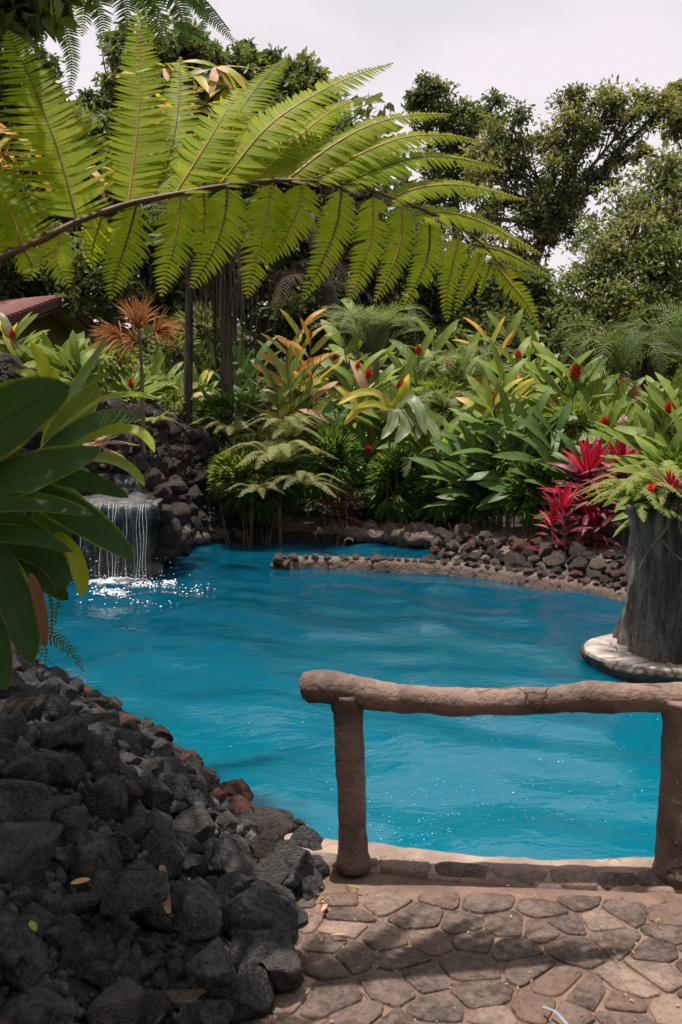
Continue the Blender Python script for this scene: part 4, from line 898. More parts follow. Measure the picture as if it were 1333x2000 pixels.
# ------------------------------------------------------------------ big leaved plant at the left edge
fgp = thing('ginger_plant', 'large dark glossy leaved plant in the shade at the left edge before the waterfall', 'plant', (-1.15, 3.0, gz(-1.15, 3.0)))
def fg_leaf(ctrl, hw, d0, d1, mat, nm=(0, -.8, .6), fold=.18, wave=.05, base=.5, tip=.6, across=4, part='leaf', parent=None, ph=0):
    n = len(ctrl); p = spline([P(x, y, d0 + (d1 - d0) * i / (n - 1)) for i, (x, y) in enumerate(ctrl)], 22); t = np.linspace(0, 1, 22)
    return leafgeo(MB(), p, hw * 1.15 * (d0 + d1) / 2 / FPX * lance(t, tip, base), nm, fold, across, wave, ph=ph).build(part, M[mat], parent or fgp)
LV = [([(-190, 935), (-40, 850), (60, 790), (137, 753)], 78, 2.75, 2.85, 'fg', (.15, -.9, .45)), ([(82, 882), (120, 800), (170, 730), (212, 655)], 32, 2.95, 3.0, 'fg_lit', (-.75, -.55, .3)), ([(90, 884), (130, 830), (170, 780), (191, 747)], 31, 2.92, 2.95, 'fg_lit', (.5, -.85, .2)),
      ([(70, 885), (130, 830), (200, 782), (260, 771), (316, 781)], 17, 2.9, 2.75, 'fg_yellow', (0, -.45, .9)), ([(75, 890), (150, 845), (215, 818), (270, 821)], 29, 2.85, 2.72, 'fg', (.1, -.75, .65)), ([(110, 880), (200, 845), (260, 840), (290, 860), (302, 884)], 17, 2.98, 2.9, 'fg_yellow', (.2, -.6, .7)),
      ([(-160, 990), (-20, 950), (90, 915), (197, 880)], 50, 2.78, 2.72, 'fg', (.1, -.85, .5)), ([(60, 900), (150, 890), (220, 900), (262, 922), (282, 950)], 20, 3.0, 2.9, 'fg_yellow', (.3, -.5, .8)), ([(20, 920), (110, 930), (190, 948), (252, 972)], 25, 2.95, 2.85, 'fg', (.1, -.8, .6)),
      ([(-160, 1010), (-20, 985), (90, 985), (182, 1006)], 28, 2.72, 2.68, 'fg', (.0, -.7, .7)), ([(30, 950), (110, 985), (190, 1035), (262, 1092)], 37, 2.86, 2.78, 'fg', (.35, -.85, .35)), ([(-140, 1070), (-20, 1045), (60, 1050), (142, 1078)], 24, 2.75, 2.7, 'fg', (0, -.75, .65)),
      ([(-30, 1010), (40, 1050), (95, 1100), (132, 1148)], 46, 2.9, 2.85, 'fg', (.4, -.9, .2)), ([(110, 1040), (140, 1080), (158, 1130), (160, 1168)], 19, 3.02, 3.0, 'fg_yellow', (.5, -.8, .2)), ([(-20, 1060), (15, 1140), (45, 1220), (62, 1296)], 42, 2.76, 2.68, 'fg', (.3, -.95, .1)),
      ([(60, 1120), (74, 1170), (84, 1220), (88, 1266)], 13, 2.7, 2.66, 'fg_brown', (.5, -.85, .1)), ([(20, 1030), (70, 1110), (110, 1150), (134, 1172)], 28, 2.98, 2.95, 'fg', (.2, -.9, .3)), ([(-60, 1100), (-30, 1200), (-5, 1270), (12, 1350)], 34, 2.7, 2.64, 'fg', (.3, -.95, .1)), ([(-120, 1120), (-20, 1110), (60, 1125), (110, 1160)], 30, 2.84, 2.8, 'fg', (0, -.8, .5)), 
      ([(40, 940), (110, 960), (150, 985), (180, 1030)], 22, 3.02, 3.0, 'fg_lit', (.2, -.8, .5)), ([(10, 1000), (60, 1010), (110, 1035), (140, 1068)], 26, 3.05, 3.05, 'fg', (.2, -.8, .5)), ([(-100, 900), (-60, 700), (-40, 560)], 40, 2.9, 2.9, 'fg_lit', (.3, -.9, .2)), ([(-90, 1180), (-60, 1280), (-40, 1380)], 40, 2.9, 2.8, 'fg', (.3, -.9, .2))]
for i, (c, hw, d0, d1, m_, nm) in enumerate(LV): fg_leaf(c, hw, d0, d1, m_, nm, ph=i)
gb = G(-60, 1420, .35)
for i, c in enumerate([[(40, 1060, 2.95), (70, 960, 2.97), (84, 880, 2.96)], [(-60, 1420, 3.0), (-20, 1250, 2.98), (20, 1100, 2.95), (40, 1060, 2.95)], [(-100, 1450, 2.9), (-130, 1200, 2.85), (-165, 1000, 2.78)], [(-110, 1440, 2.9), (-120, 1150, 2.8), (-185, 930, 2.75)], [(-60, 1420, 3.0), (-70, 1200, 2.95), (-95, 890, 2.92)]]):
    tube(MB(), spline([P(*q) for q in c], 24), [.018, .014, .010], 8).build('stem', M['stem'], fgp)
# low creeping fern hanging from its foot over the water
hf = thing('hanging_fern', 'small dark fern hanging over the water below the large leaved plant', 'fern', P(30, 1300, 3.6))
for i, (c, hw) in enumerate([([(20, 1210, 3.5), (80, 1232, 3.55), (130, 1262, 3.55), (164, 1312, 3.5)], 30), ([(10, 1240, 3.5), (60, 1255, 3.6), (95, 1290, 3.6)], 22), ([(95, 1150, 3.45), (102, 1200, 3.45), (98, 1262, 3.45)], 9), ([(120, 1150, 3.5), (112, 1190, 3.5), (106, 1225, 3.5)], 8), ([(20, 1200, 3.5), (40, 1240, 3.5), (88, 1262, 3.5), (86, 1300, 3.5)], 9)]):
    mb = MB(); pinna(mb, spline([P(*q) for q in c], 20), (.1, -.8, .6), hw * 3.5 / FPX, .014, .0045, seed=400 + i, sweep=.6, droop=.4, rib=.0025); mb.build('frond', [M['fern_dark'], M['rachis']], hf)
# a cordyline-like plant rising behind it with yellow tips
yp = thing('ginger_plant', 'small yellow green leaf tuft rising behind the large leaved plant by the rock mound', 'plant', (-1.45, 4.6, gz(-1.45, 4.6)))
for i, (c, hw, m_, nm) in enumerate([([(92, 850), (90, 770), (85, 710), (60, 668)], 19, 'fg_yellow', (-.3, -.9, .2)), ([(90, 850), (84, 780), (62, 735), (27, 724)], 17, 'fg_yellow', (-.5, -.6, .6)), ([(96, 850), (108, 770), (106, 718)], 15, 'fg_yellow', (.4, -.9, .2)), ([(100, 850), (118, 790), (120, 750)], 11, 'tan_leaf', (.4, -.9, .2))]):
    fg_leaf(c, hw, 3.9, 3.9, m_, nm, parent=yp, ph=i)
tube(MB(), spline([P(60, 1250, 3.9), P(80, 1050, 3.9), P(92, 845, 3.9)], 16), [.012, .008], 7).build('stem', M['stem'], yp)

# ------------------------------------------------------------------ planting templates
LT = {}
def leaf_templates(key, mat, hw, droops, n=3, fold=.2, wave=.05, tip=.75, base=.55, across=2, seg=9):
    L = []
    r = np.random.RandomState(len(LT) + 50)
    for i in range(n):
        dr = droops[i % len(droops)]; t = np.linspace(0, 1, seg); tw = r.uniform(-.1, .1)
        p = np.stack([t * (1 - .18 * dr * t), tw * t * t, .12 * t - dr * t ** 2], -1)
        L.append(leafgeo(MB(), p, hw * lance(t, tip, base), (0, 0, 1), fold, across, wave, ph=i * 2).mesh('leaf', M[mat]))
    LT[key] = L
for kk_, mt in (('g', 'ginger'), ('gd', 'ginger_dark'), ('gy', 'ginger_yellow'), ('go', 'ginger_orange'), ('gt', 'tan_leaf')): leaf_templates(kk_, mt, .122, (.12, .3, .5), 6, .16, .06, .62, .5)
leaf_templates('gp', 'pale_leaf', .15, (.35, .55, .7), 5, .1, .12, .6, .45, 4, 12)
leaf_templates('cr', 'cord_red', .08, (.05, .15), 4, .35); leaf_templates('cdk', 'cord_dark', .088, (.3, .55, .75), 6, .3)
def put_leaf(parent, key, base, d, L, W=1.0, r=rng, up=(0, -.55, .83)):
    d = nrmz(d); u = np.asarray(up, float); s = np.cross(u, d)
    if np.linalg.norm(s) < .1: s = np.cross((0, 1, 0), d)
    s = nrmz(s); u = np.cross(d, s); roll = r.uniform(-.45, .45); s2 = s * math.cos(roll) + u * math.sin(roll); u2 = np.cross(d, s2)
    Mx = Matrix([[d[i] * L, s2[i] * L * W, u2[i] * L, base[i]] for i in range(3)] + [[0, 0, 0, 1]])
    return obj('leaf', LT[key][r.randint(len(LT[key]))], parent, Mx)
def torch(parent, p, d, L, mat='red', cone=True):
    mb = MB(); d = nrmz(d); A = nrmz(np.cross(d, (.3, 1, .2))); B = np.cross(d, A)
    n = 34 if L > .1 else 22
    for i in range(n):
        f = i / n; a = i * 2.4; ra = L * (.30 * np.sin(np.pi * min(1, f * .8 + .22)) ** .8); o = A * np.cos(a) + B * np.sin(a); b = p + d * L * f * .85 + o * ra * .45
        tip = b + o * ra * .75 + d * L * .30; s = np.cross(d, o) * ra * .62
        c = (b + tip) / 2 + o * ra * .18
        mb.add([b - s * .4, b + s * .4, c + s, tip, c - s], [(0, 1, 2, 4)], [(4, 2, 3)])
    mb.build('flower', M[mat], parent)
def ginger(name, label, stems, leaf='g', L=.6, n=11, group=None, flow='red', alt=None, altp=.12, seed=0, low=.38, cat='ginger plant', fl=.13, W=1.0):
    """stems: (top px, py, depth, has flower)"""
    r = np.random.RandomState(seed * 7 + 3); tops = [P(a, b - 14, d) for a, b, d, _ in stems]; bx, by = np.mean([t[0] for t in tops]), np.mean([t[1] for t in tops]) + .15
    root = thing(name, label, cat, (bx, by, gz(bx, by)), group); L = L * 1.16; n = n + 2
    for tp, (_, _, d_, fw) in zip(tops, stems):
        b = np.array([bx + (tp[0] - bx) * .45 + r.normal(0, .04), by + r.normal(0, .08), 0]); b[2] = gz(b[0], b[1]) - .03
        p = spline([b, b * .55 + tp * .45 + [(b[0] - tp[0]) * .25, 0, .03], tp], 22); hgt = tp[2] - b[2]
        tube(MB(), p, [.013, .011, .006], 6, cap=False).build('stem', M['stem'], root)
        a0 = r.uniform(-.7, .7) + (math.pi if r.rand() < .5 else 0)
        for i in range(n):
            f = low + (1 - low) * (i + .3 * r.rand()) / n; q = p[min(21, int(f * 21))]; g = (f - low) / (1 - low)
            a = a0 + (math.pi if i % 2 else 0) + r.normal(0, .35); el = math.radians(np.interp(g, [0, .6, 1], [12, 38, 68]) + r.normal(0, 9))
            dv = np.array([math.cos(a) * math.cos(el), math.sin(a) * math.cos(el), math.sin(el)]); key = leaf
            if alt and r.rand() < altp: key = alt[r.randint(len(alt))]
            put_leaf(root, key, q, dv, L * np.interp(g, [0, .5, 1], [.85, 1.05, .72]) * r.uniform(.85, 1.12), W, r)
        if fw: torch(root, p[-1] + [0, 0, -.02], p[-1] - p[-3] + np.array([0, 0, .1]), fl * r.uniform(.85, 1.15), flow if isinstance(fw, bool) else fw)
    return root
def bush(name, label, px, py, d, rx, ry, mat, n, size, asp=.3, seed=0, droop=.3, group=None, kind_cat='shrub', stems=7, base_py=None, flowers=0):
    r = np.random.RandomState(seed); c = P(px, py, d); k_ = d / FPX; root = thing(name, label, kind_cat, (c[0], d, gz(c[0], d)), group)
    u = nrmz(r.normal(0, 1, (n, 3))); rad = r.uniform(.35, 1, n) ** .5; cl = nrmz(r.normal(0, 1, (26, 3))); near = cl[np.argmax(u @ cl.T, 1)]
    v = nrmz(u * .9 + near * .4) * rad[:, None]; pts = c + v * np.array([rx * k_, min(rx, 1.3 * ry) * k_ * .8, ry * k_]); pts[:, 2] = np.maximum(pts[:, 2], gz(c[0], d) + .03)
    leafcloud(MB(), pts, v + [0, 0, .25], size, asp, seed=seed, droop=droop).build('foliage', M[mat], root)
    for i in range(stems):
        e = pts[r.randint(n)]; b = np.array([c[0] + r.normal(0, .08), d + r.normal(0, .08), gz(c[0], d) - .03]); tube(MB(), spline([b, (b + e) / 2 + [0, 0, .1], e], 12), [.010, .003], 5, cap=False).build('stem', M['stem_brown'], root)
    return root
def fernclump(name, label, px, py, d, L, n, mat, seed=0, hw=.11, step=.02, wd=.008, ground=None, cat='fern', spread=(.2, 1.2), yaw=None, group=None):
    r = np.random.RandomState(seed); c = P(px, py, d); z = c[2] if ground is None else ground; root = thing(name, label, cat, (c[0], d, z), group)
    if c[2] - z > .15: tube(MB(), [(c[0], d, z - .03), (c[0] + .01, d, (z + c[2]) / 2), tuple(c)], [.03, .02], 8, rough=.01).build('stem', M['bark'], root)
    for i in range(n):
        a = (i + r.uniform(-.3, .3)) / n * 6.28 if yaw is None else r.uniform(*yaw); e = r.uniform(*spread); l = L * r.uniform(.8, 1.15); h = np.array([math.cos(a), math.sin(a), 0])
        pth = spline([c, c + h * l * .45 * math.cos(e * .7) + [0, 0, l * .42 * math.sin(e)], c + h * l * (.6 + .3 * math.cos(e)) + [0, 0, l * (.5 * math.sin(e) - .22)]], 18)
        mb = MB(); pinna(mb, pth, (0, 0, 1), hw * r.uniform(.85, 1.15), step, wd, seed=seed + i, sweep=.4, droop=.25, rib=.004); mb.build('frond', [M[mat], M['rachis_tan']], root)
    return root
def palm(name, label, px, py, d, L, n, mat, seed=0, hw=.3, step=.035, wd=.011, ground=None, el=(.3, 1.3), yaw=None, dry=0, cat='palm', group=None, trunk_r=.05, fall=.5):
    r = np.random.RandomState(seed); c = P(px, py, d); g = gz(c[0], d); root = thing(name, label, cat, (c[0], d, g), group)
    tube(MB(), spline([(c[0], d, g - .05), (c[0] + .02, d, (g + c[2]) / 2), tuple(c)], 14), [trunk_r * 1.2, trunk_r], 10, rough=.01).build('trunk', M['bark_pale'], root)
    for i in range(n):
        a = (i + r.uniform(-.35, .35)) / n * 6.28 if yaw is None else np.interp(i, [0, n - 1], yaw) + r.normal(0, .12); e = r.uniform(*el); l = L * r.uniform(.8, 1.12); h = np.array([math.cos(a), math.sin(a), 0])
        pth = spline([c, c + h * l * .42 * math.cos(e) + [0, 0, l * .45 * math.sin(e)], c + h * l * .8 * (.5 + .5 * math.cos(e)) + [0, 0, l * (.62 * math.sin(e) - .15 * fall)], c + h * l * (.6 + .4 * math.cos(e)) + [0, 0, l * (.6 * math.sin(e) - .55 * fall)]], 22)
        mt = 'dry_palm' if i < dry else mat
        mb = MB(); pinna(mb, pth, (0, 0, 1), hw * r.uniform(.85, 1.1), step, wd, prof=lambda t: (np.minimum(1, .35 + 2.6 * t) * np.clip(1.02 - t, 0, 1) ** .45), seed=seed + i, sweep=.9, droop=.16, rib=.007, jit=.3, vee=.45); mb.build('frond', [M[mt], M['stem']], root)
    return root

def tree(name, label, base, blobs, mats, n, size, asp=.42, seed=0, tr=.16, bark='bark', group=None, cat='tree', gap=.30, droop=.2, limbs=True, sub=16, top=None, lean=0.0):
    """blobs: (px, py, depth, radius in px)"""
    r = np.random.RandomState(seed); bx, by = base; g = gz(bx, by); root = thing(name, label, cat, (bx, by, g), group)
    cs = np.array([P(x, y, d) for x, y, d, _ in blobs]); rs = np.array([q * d / FPX for _, _, d, q in blobs])
    tp = np.array([cs[:, 0].mean() * .6 + bx * .4 + lean, cs[:, 1].mean(), cs[:, 2].mean()]) if top is None else P(*top)
    path = spline([(bx, by, g - .2), tuple(np.array([bx, by, g]) * .55 + tp * .45 + r.normal(0, .08, 3)), tuple(tp)], 24)
    tube(MB(), path, [tr * 1.35, tr, tr * .55], 12, rough=tr * .12, freq=3).build('trunk', M[bark], root)
    ctr, crad = [], []
    w_ = rs ** 2 / (rs ** 2).sum(); mb_l = MB()
    for c, q in zip(cs, rs):
        zz = [i for i in range(24) if path[i][2] < c[2] - .2 * q] or [6]
        s = path[zz[-1] if len(zz) < 23 else 20]; m_ = (s + c) / 2 + r.normal(0, .12, 3) * q + [0, 0, .15 * q]
        lp = spline([s, m_, c], 14)
        tube(mb_l, lp, [tr * .42, tr * .12], 7, rough=tr * .05, freq=4, cap=False)
        for _ in range(sub):
            u = nrmz(r.normal(0, 1, 3) + [0, -.1, .25]); e = c + u * q * r.uniform(.35, 1.12) * np.array([1, 1, .95]); ctr.append(e); crad.append(q * r.uniform(.18, .55))
            a_ = lp[r.randint(8, 14)]; tube(mb_l, spline([a_, (a_ + e) / 2 + r.normal(0, .07, 3) * q, e], 7), [tr * .13, tr * .035], 5, cap=False)
    mb_l.build('limbs', M[bark], root)
    ctr, crad = np.array(ctr), np.array(crad); pw = crad ** 1.6 / (crad ** 1.6).sum(); pickc = r.choice(len(ctr), n, p=pw)
    dv = nrmz(r.normal(0, 1, (n, 3))); pts = ctr[pickc] + dv * (crad[pickc] * r.uniform(0, 1.25, n) ** .8)[:, None] * np.array([1.1, 1.1, .85])
    mb = MB(); mi = r.choice(len(mats), len(ctr), p=None)[pickc]
    for m_ in range(len(mats)):
        s = mi == m_
        if s.any(): leafcloud(mb, pts[s], dv[s] + [0, 0, .1], size, asp, m=m_, seed=seed + m_, droop=droop)
    mb.build('crown', [M[q] for q in mats], root)
    return root
# ------------------------------------------------------------------ trees behind the garden
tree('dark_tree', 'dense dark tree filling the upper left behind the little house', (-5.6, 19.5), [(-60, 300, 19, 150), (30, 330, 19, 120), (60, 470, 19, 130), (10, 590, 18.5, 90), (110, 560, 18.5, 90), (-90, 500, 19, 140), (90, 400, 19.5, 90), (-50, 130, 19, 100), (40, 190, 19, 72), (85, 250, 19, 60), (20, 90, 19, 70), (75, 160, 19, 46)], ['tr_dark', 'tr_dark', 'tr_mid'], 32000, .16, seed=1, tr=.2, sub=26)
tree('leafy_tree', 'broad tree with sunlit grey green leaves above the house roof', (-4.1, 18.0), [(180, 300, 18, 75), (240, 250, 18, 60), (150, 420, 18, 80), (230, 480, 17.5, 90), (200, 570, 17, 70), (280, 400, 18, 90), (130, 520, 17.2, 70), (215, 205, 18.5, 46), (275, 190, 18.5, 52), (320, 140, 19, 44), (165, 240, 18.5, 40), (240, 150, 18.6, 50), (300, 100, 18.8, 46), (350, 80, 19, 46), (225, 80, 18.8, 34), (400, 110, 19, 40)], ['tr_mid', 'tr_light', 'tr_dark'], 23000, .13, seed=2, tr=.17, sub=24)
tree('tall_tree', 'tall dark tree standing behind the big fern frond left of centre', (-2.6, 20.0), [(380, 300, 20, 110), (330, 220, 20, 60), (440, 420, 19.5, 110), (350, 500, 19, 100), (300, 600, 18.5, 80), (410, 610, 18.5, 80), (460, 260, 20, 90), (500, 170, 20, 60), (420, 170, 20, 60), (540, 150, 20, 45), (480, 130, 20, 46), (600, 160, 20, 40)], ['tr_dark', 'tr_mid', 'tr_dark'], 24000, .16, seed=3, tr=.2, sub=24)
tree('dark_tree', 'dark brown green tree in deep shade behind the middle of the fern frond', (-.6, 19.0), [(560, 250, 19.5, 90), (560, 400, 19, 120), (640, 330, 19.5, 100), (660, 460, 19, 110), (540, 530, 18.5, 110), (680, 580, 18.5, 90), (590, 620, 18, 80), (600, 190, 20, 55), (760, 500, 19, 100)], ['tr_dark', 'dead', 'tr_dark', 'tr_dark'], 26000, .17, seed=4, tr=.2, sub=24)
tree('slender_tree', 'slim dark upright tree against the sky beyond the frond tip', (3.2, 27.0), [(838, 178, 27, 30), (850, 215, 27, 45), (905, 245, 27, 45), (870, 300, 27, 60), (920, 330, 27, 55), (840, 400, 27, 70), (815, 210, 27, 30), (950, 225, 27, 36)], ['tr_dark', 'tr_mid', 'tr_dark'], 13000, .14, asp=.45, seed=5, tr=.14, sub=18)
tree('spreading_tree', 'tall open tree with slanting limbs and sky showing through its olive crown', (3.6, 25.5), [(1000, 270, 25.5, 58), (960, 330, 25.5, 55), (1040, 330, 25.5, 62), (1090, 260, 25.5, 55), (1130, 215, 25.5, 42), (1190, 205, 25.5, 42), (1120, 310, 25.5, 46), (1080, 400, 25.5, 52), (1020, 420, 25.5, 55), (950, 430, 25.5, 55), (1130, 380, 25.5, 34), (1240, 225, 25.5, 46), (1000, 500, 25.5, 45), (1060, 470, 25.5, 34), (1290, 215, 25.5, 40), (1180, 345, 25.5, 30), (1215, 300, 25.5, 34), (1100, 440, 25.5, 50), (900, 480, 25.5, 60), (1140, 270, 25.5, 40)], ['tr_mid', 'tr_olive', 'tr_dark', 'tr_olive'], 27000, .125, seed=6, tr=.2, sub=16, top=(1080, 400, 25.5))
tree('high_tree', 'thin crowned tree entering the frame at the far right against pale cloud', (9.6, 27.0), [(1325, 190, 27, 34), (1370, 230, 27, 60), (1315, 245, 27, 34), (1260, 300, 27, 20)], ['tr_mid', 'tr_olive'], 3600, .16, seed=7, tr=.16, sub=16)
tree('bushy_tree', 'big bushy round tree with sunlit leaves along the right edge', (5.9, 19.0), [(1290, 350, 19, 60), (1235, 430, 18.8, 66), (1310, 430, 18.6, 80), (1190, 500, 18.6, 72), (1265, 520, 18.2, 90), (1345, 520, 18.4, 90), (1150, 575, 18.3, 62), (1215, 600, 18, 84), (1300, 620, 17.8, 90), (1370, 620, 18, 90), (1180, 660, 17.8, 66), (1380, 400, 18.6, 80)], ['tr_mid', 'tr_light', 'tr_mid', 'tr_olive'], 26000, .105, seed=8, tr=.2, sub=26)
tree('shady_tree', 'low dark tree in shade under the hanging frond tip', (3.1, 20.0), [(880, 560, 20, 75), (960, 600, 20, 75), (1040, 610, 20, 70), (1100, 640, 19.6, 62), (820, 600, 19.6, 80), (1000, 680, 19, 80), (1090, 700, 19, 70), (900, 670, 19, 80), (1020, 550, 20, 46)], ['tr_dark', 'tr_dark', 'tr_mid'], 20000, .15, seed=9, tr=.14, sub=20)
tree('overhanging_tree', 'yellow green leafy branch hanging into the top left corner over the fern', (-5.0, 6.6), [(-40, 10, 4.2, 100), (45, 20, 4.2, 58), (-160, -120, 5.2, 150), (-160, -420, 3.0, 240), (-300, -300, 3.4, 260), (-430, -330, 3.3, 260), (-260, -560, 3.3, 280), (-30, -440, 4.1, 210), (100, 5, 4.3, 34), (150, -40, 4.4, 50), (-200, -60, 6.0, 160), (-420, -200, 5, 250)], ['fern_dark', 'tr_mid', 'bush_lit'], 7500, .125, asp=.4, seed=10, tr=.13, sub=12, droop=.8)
# small tree with long drooping yellow green leaves behind the frond
r_ = np.random.RandomState(31)
dt = thing('long_leaved_tree', 'slim tree with long drooping yellow and brown leaves behind the top of the frond', 'tree', (-2.1, 13.6, gz(-2.1, 13.6)))
tube(MB(), spline([(-2.1, 13.6, gz(-2.1, 13.6) - .1), (-2.05, 13.6, 2.6), P(372, 150, 13.0)], 20), [.07, .05, .03], 9, rough=.01).build('trunk', M['bark'], dt)
for hx, hy, hd in ((372, 150, 13.0), (425, 130, 13.2), (350, 215, 13.0), (405, 205, 12.8), (325, 130, 13.1), (380, 250, 13), (440, 170, 13.1)):
    h_ = P(hx, hy, hd); tube(MB(), spline([P(372, 300, 13.2), (P(372, 230, 13.1) + h_) / 2, h_], 10), [.02, .012], 6).build('limb', M['bark'], dt)
    for i in range(11):
        a = r_.uniform(0, 6.28); put_leaf(dt, ['gy', 'gd', 'gy', 'g', 'gt'][r_.randint(5)], h_, (math.cos(a), math.sin(a) - .2, r_.uniform(-.9, .25)), r_.uniform(.4, .7), 1.0, r_)
# an orange and yellow leaved branch tip far left
ot = thing('orange_leaved_shrub', 'shrub with orange and cream drooping leaves between the fern pinnae at far left', 'shrub', (-4.1, 11.0, gz(-4.1, 11.0)))
tube(MB(), spline([(-4.1, 11.0, gz(-4.1, 11.0) - .1), P(0, 500, 11.0), P(30, 262, 11.0)], 16), [.05, .03, .02], 8, rough=.01).build('trunk', M['bark'], ot)
for hx, hy in ((30, 262), (5, 300), (165, 330), (70, 330), (340, 215)):
    h_ = P(hx, hy, 11.0)
    if hx > 100: tube(MB(), spline([P(30, 400, 11.0), (P(60, 380, 11) + h_) / 2, h_], 10), [.02, .01], 6).build('limb', M['bark'], ot)
    for i in range(11):
        a = r_.uniform(0, 6.28); put_leaf(ot, ['go', 'gt', 'go', 'gy'][r_.randint(4)], h_, (math.cos(a), math.sin(a) * .6 - .3, r_.uniform(-.9, .4)), r_.uniform(.3, .52), .8, r_)

# bare trunks in the middle distance
def trunk_tree(name, label, px, ptop, pbot, d, r0, fibres, seed, heads=()):
    r = np.random.RandomState(seed); t_, b_ = P(px, ptop, d), P(px + 4, pbot, d); g = gz(b_[0], d); root = thing(name, label, 'tree', (b_[0], d, g))
    tube(MB(), spline([(b_[0], d, g - .1), tuple((t_ + b_) / 2 + [.02, 0, 0]), tuple(t_)], 40), [r0 * 1.1, r0, r0 * .9], 14, rough=r0 * .25, freq=7).build('trunk', M['bark'], root)
    if fibres:
        mb = MB()
        for _ in range(fibres):
            a = r.uniform(0, 6.28); p0 = t_ + np.array([math.cos(a) * r0, math.sin(a) * r0, -r.uniform(-.2, .5)]); o = np.array([math.cos(a), math.sin(a), 0]) * r.uniform(.03, .45); L = r.uniform(.3, 1.4)
            c = spline([p0, p0 + o * .7 + [0, 0, -.1 * L], p0 + o + [0, 0, -.55 * L], p0 + o * .9 + [0, 0, -L]], 8); leafgeo(mb, c, np.full(8, .007) * r.uniform(.5, 1.6), (o[0], o[1], .1), 0, 1)
        mb.build('dead_fronds', M['dead'], root)
    return root, t_
t1, top1 = trunk_tree('fern_trunk', 'dark straight trunk shaggy with hanging dead fronds below the big frond', 437, 470, 800, 13.6, .085, 150, 1)
for i in range(16):
    a = i * .4; pinna(mb := MB(), spline([top1, top1 + np.array([math.cos(a), math.sin(a), .5]) * .8, top1 + np.array([math.cos(a) * 1.6, math.sin(a) * 1.6, .15])], 16), (0, 0, 1), .22, .04, .012, seed=i, droop=.3); mb.build('frond', [M['palm_dark'], M['rachis']], t1)
t2, top2 = trunk_tree('thin_tree', 'thin knobbly trunk between the dead brown heads and the shaggy trunk', 363, 470, 810, 13.5, .03, 0, 2)
for i in range(9):
    a = i * .7; put_leaf(t2, 'gd', top2 + [0, 0, -.1 * i / 9], (math.cos(a), math.sin(a), .3), .6, 1.0)
# shaggy dark palm skirt in the shade behind
t3 = thing('dead_palm', 'mass of hanging grey brown dead palm fronds in the shade behind the planting', 'palm', (-.05, 16.6, gz(-.05, 16.6)))
tube(MB(), spline([(-.05, 16.6, .2), (-.02, 16.6, 2.5), tuple(P(600, 420, 16.6))], 16), [.14, .12, .1], 10, rough=.02).build('trunk', M['bark'], t3)
for i in range(16):
    r = np.random.RandomState(900 + i); c0 = P(600 + r.normal(0, 10), 420 + r.uniform(-10, 180), 16.6); a = r.uniform(0, 6.28); h = np.array([math.cos(a), math.sin(a), 0]); L = r.uniform(.8, 1.5)
    mb = MB(); pinna(mb, spline([c0, c0 + h * L * .5 + [0, 0, .1], c0 + h * L * .85 + [0, 0, -.3], c0 + h * L + [0, 0, -.9]], 14), (h[0] * .5, h[1] * .5, 1), .3, .06, .007, seed=i, droop=.4, jit=.4, sweep=.8); mb.build('frond', [M['dead'], M['bark']], t3)
# dead brown dracaena: one stem, three bristling heads
dd = thing('dead_dracaena', 'dead plant with three bristling rust brown leaf heads on a thin stem', 'plant', (-2.25, 11.2, gz(-2.25, 11.2)))
hb = P(280, 815, 11.2); hb[2] = gz(hb[0], 11.2) - .1
tube(MB(), spline([hb, P(276, 700, 11.2), P(272, 645, 11.2)], 20), [.03, .024, .02], 8, rough=.006, freq=16).build('stem', M['stem_brown'], dd)
for (cx, cy, n_, dirv, L) in ((270, 642, 95, (-.02, -.1, 1), .40), (238, 662, 80, (-1, -.2, .42), .36), (300, 652, 80, (1, -.2, .5), .36), (268, 668, 40, (-.7, -.4, -.1), .3)):
    c0 = P(cx, cy, 11.2); tube(MB(), [P(272, 668, 11.2), tuple(c0)], [.017, .014], 6).build('limb', M['stem_brown'], dd); mb = MB(); r = np.random.RandomState(int(cx))
    for _ in range(n_):
        dv = nrmz(np.array(dirv) + r.normal(0, .48, 3)); l = L * r.uniform(.7, 1.15); leafgeo(mb, spline([c0, c0 + dv * l * .5 + [0, 0, .02], c0 + dv * l + [0, 0, -.10 * r.rand()]], 6), np.array([.9, 1, .9, .7, .5, .05]) * .0085, (r.normal(), -1, .4), .2, 2)
    mb.build('leaf_head', M['dry_palm'], dd)

# ------------------------------------------------------------------ little house with a red roof
hd = 16.5
ap = P(124, 588, hd); le = P(-92, 668, 14.9); re_ = P(196, 652, 17.15)
house = thing('house', 'small house with dark red roof and pale yellow eaves among the trees', 'house', (ap[0], hd + 2, gz(ap[0], hd)))
dirb = nrmz(np.array([-.8, .6, 0])) * 5
M['roof'] = plain_mat('red_roof', (.13, .045, .04), (.2, .07, .058), 4, .6, .2, .01); M['fascia'] = plain_mat('brown_fascia', (.05, .022, .018), (.085, .04, .03), 3, .6, .2, .01)
M['soffit'] = plain_mat('yellow_soffit', (.40, .37, .15), (.46, .42, .19), 2, .8, .1, .01); M['housewall'] = plain_mat('olive_yellow_wall', (.20, .17, .07), (.25, .21, .10), 2, .85, .1, .01)
def slab(name, a, b, back, th, mat, up=0.0, inset=0.0):
    a, b = np.array(a), np.array(b); u = [0, 0, up]; vs = [a + u, b + u, b + back + u, a + back + u]; vs += [v - np.array([0, 0, th]) for v in vs]
    return MB().add(vs, [(0, 1, 2, 3), (7, 6, 5, 4), (0, 4, 5, 1), (1, 5, 6, 2), (2, 6, 7, 3), (3, 7, 4, 0)]).build(name, M[mat], house, sm=False)
slab('roof', le, ap, dirb, .03, 'roof', .07); slab('roof', ap, re_, dirb, .03, 'roof', .068)
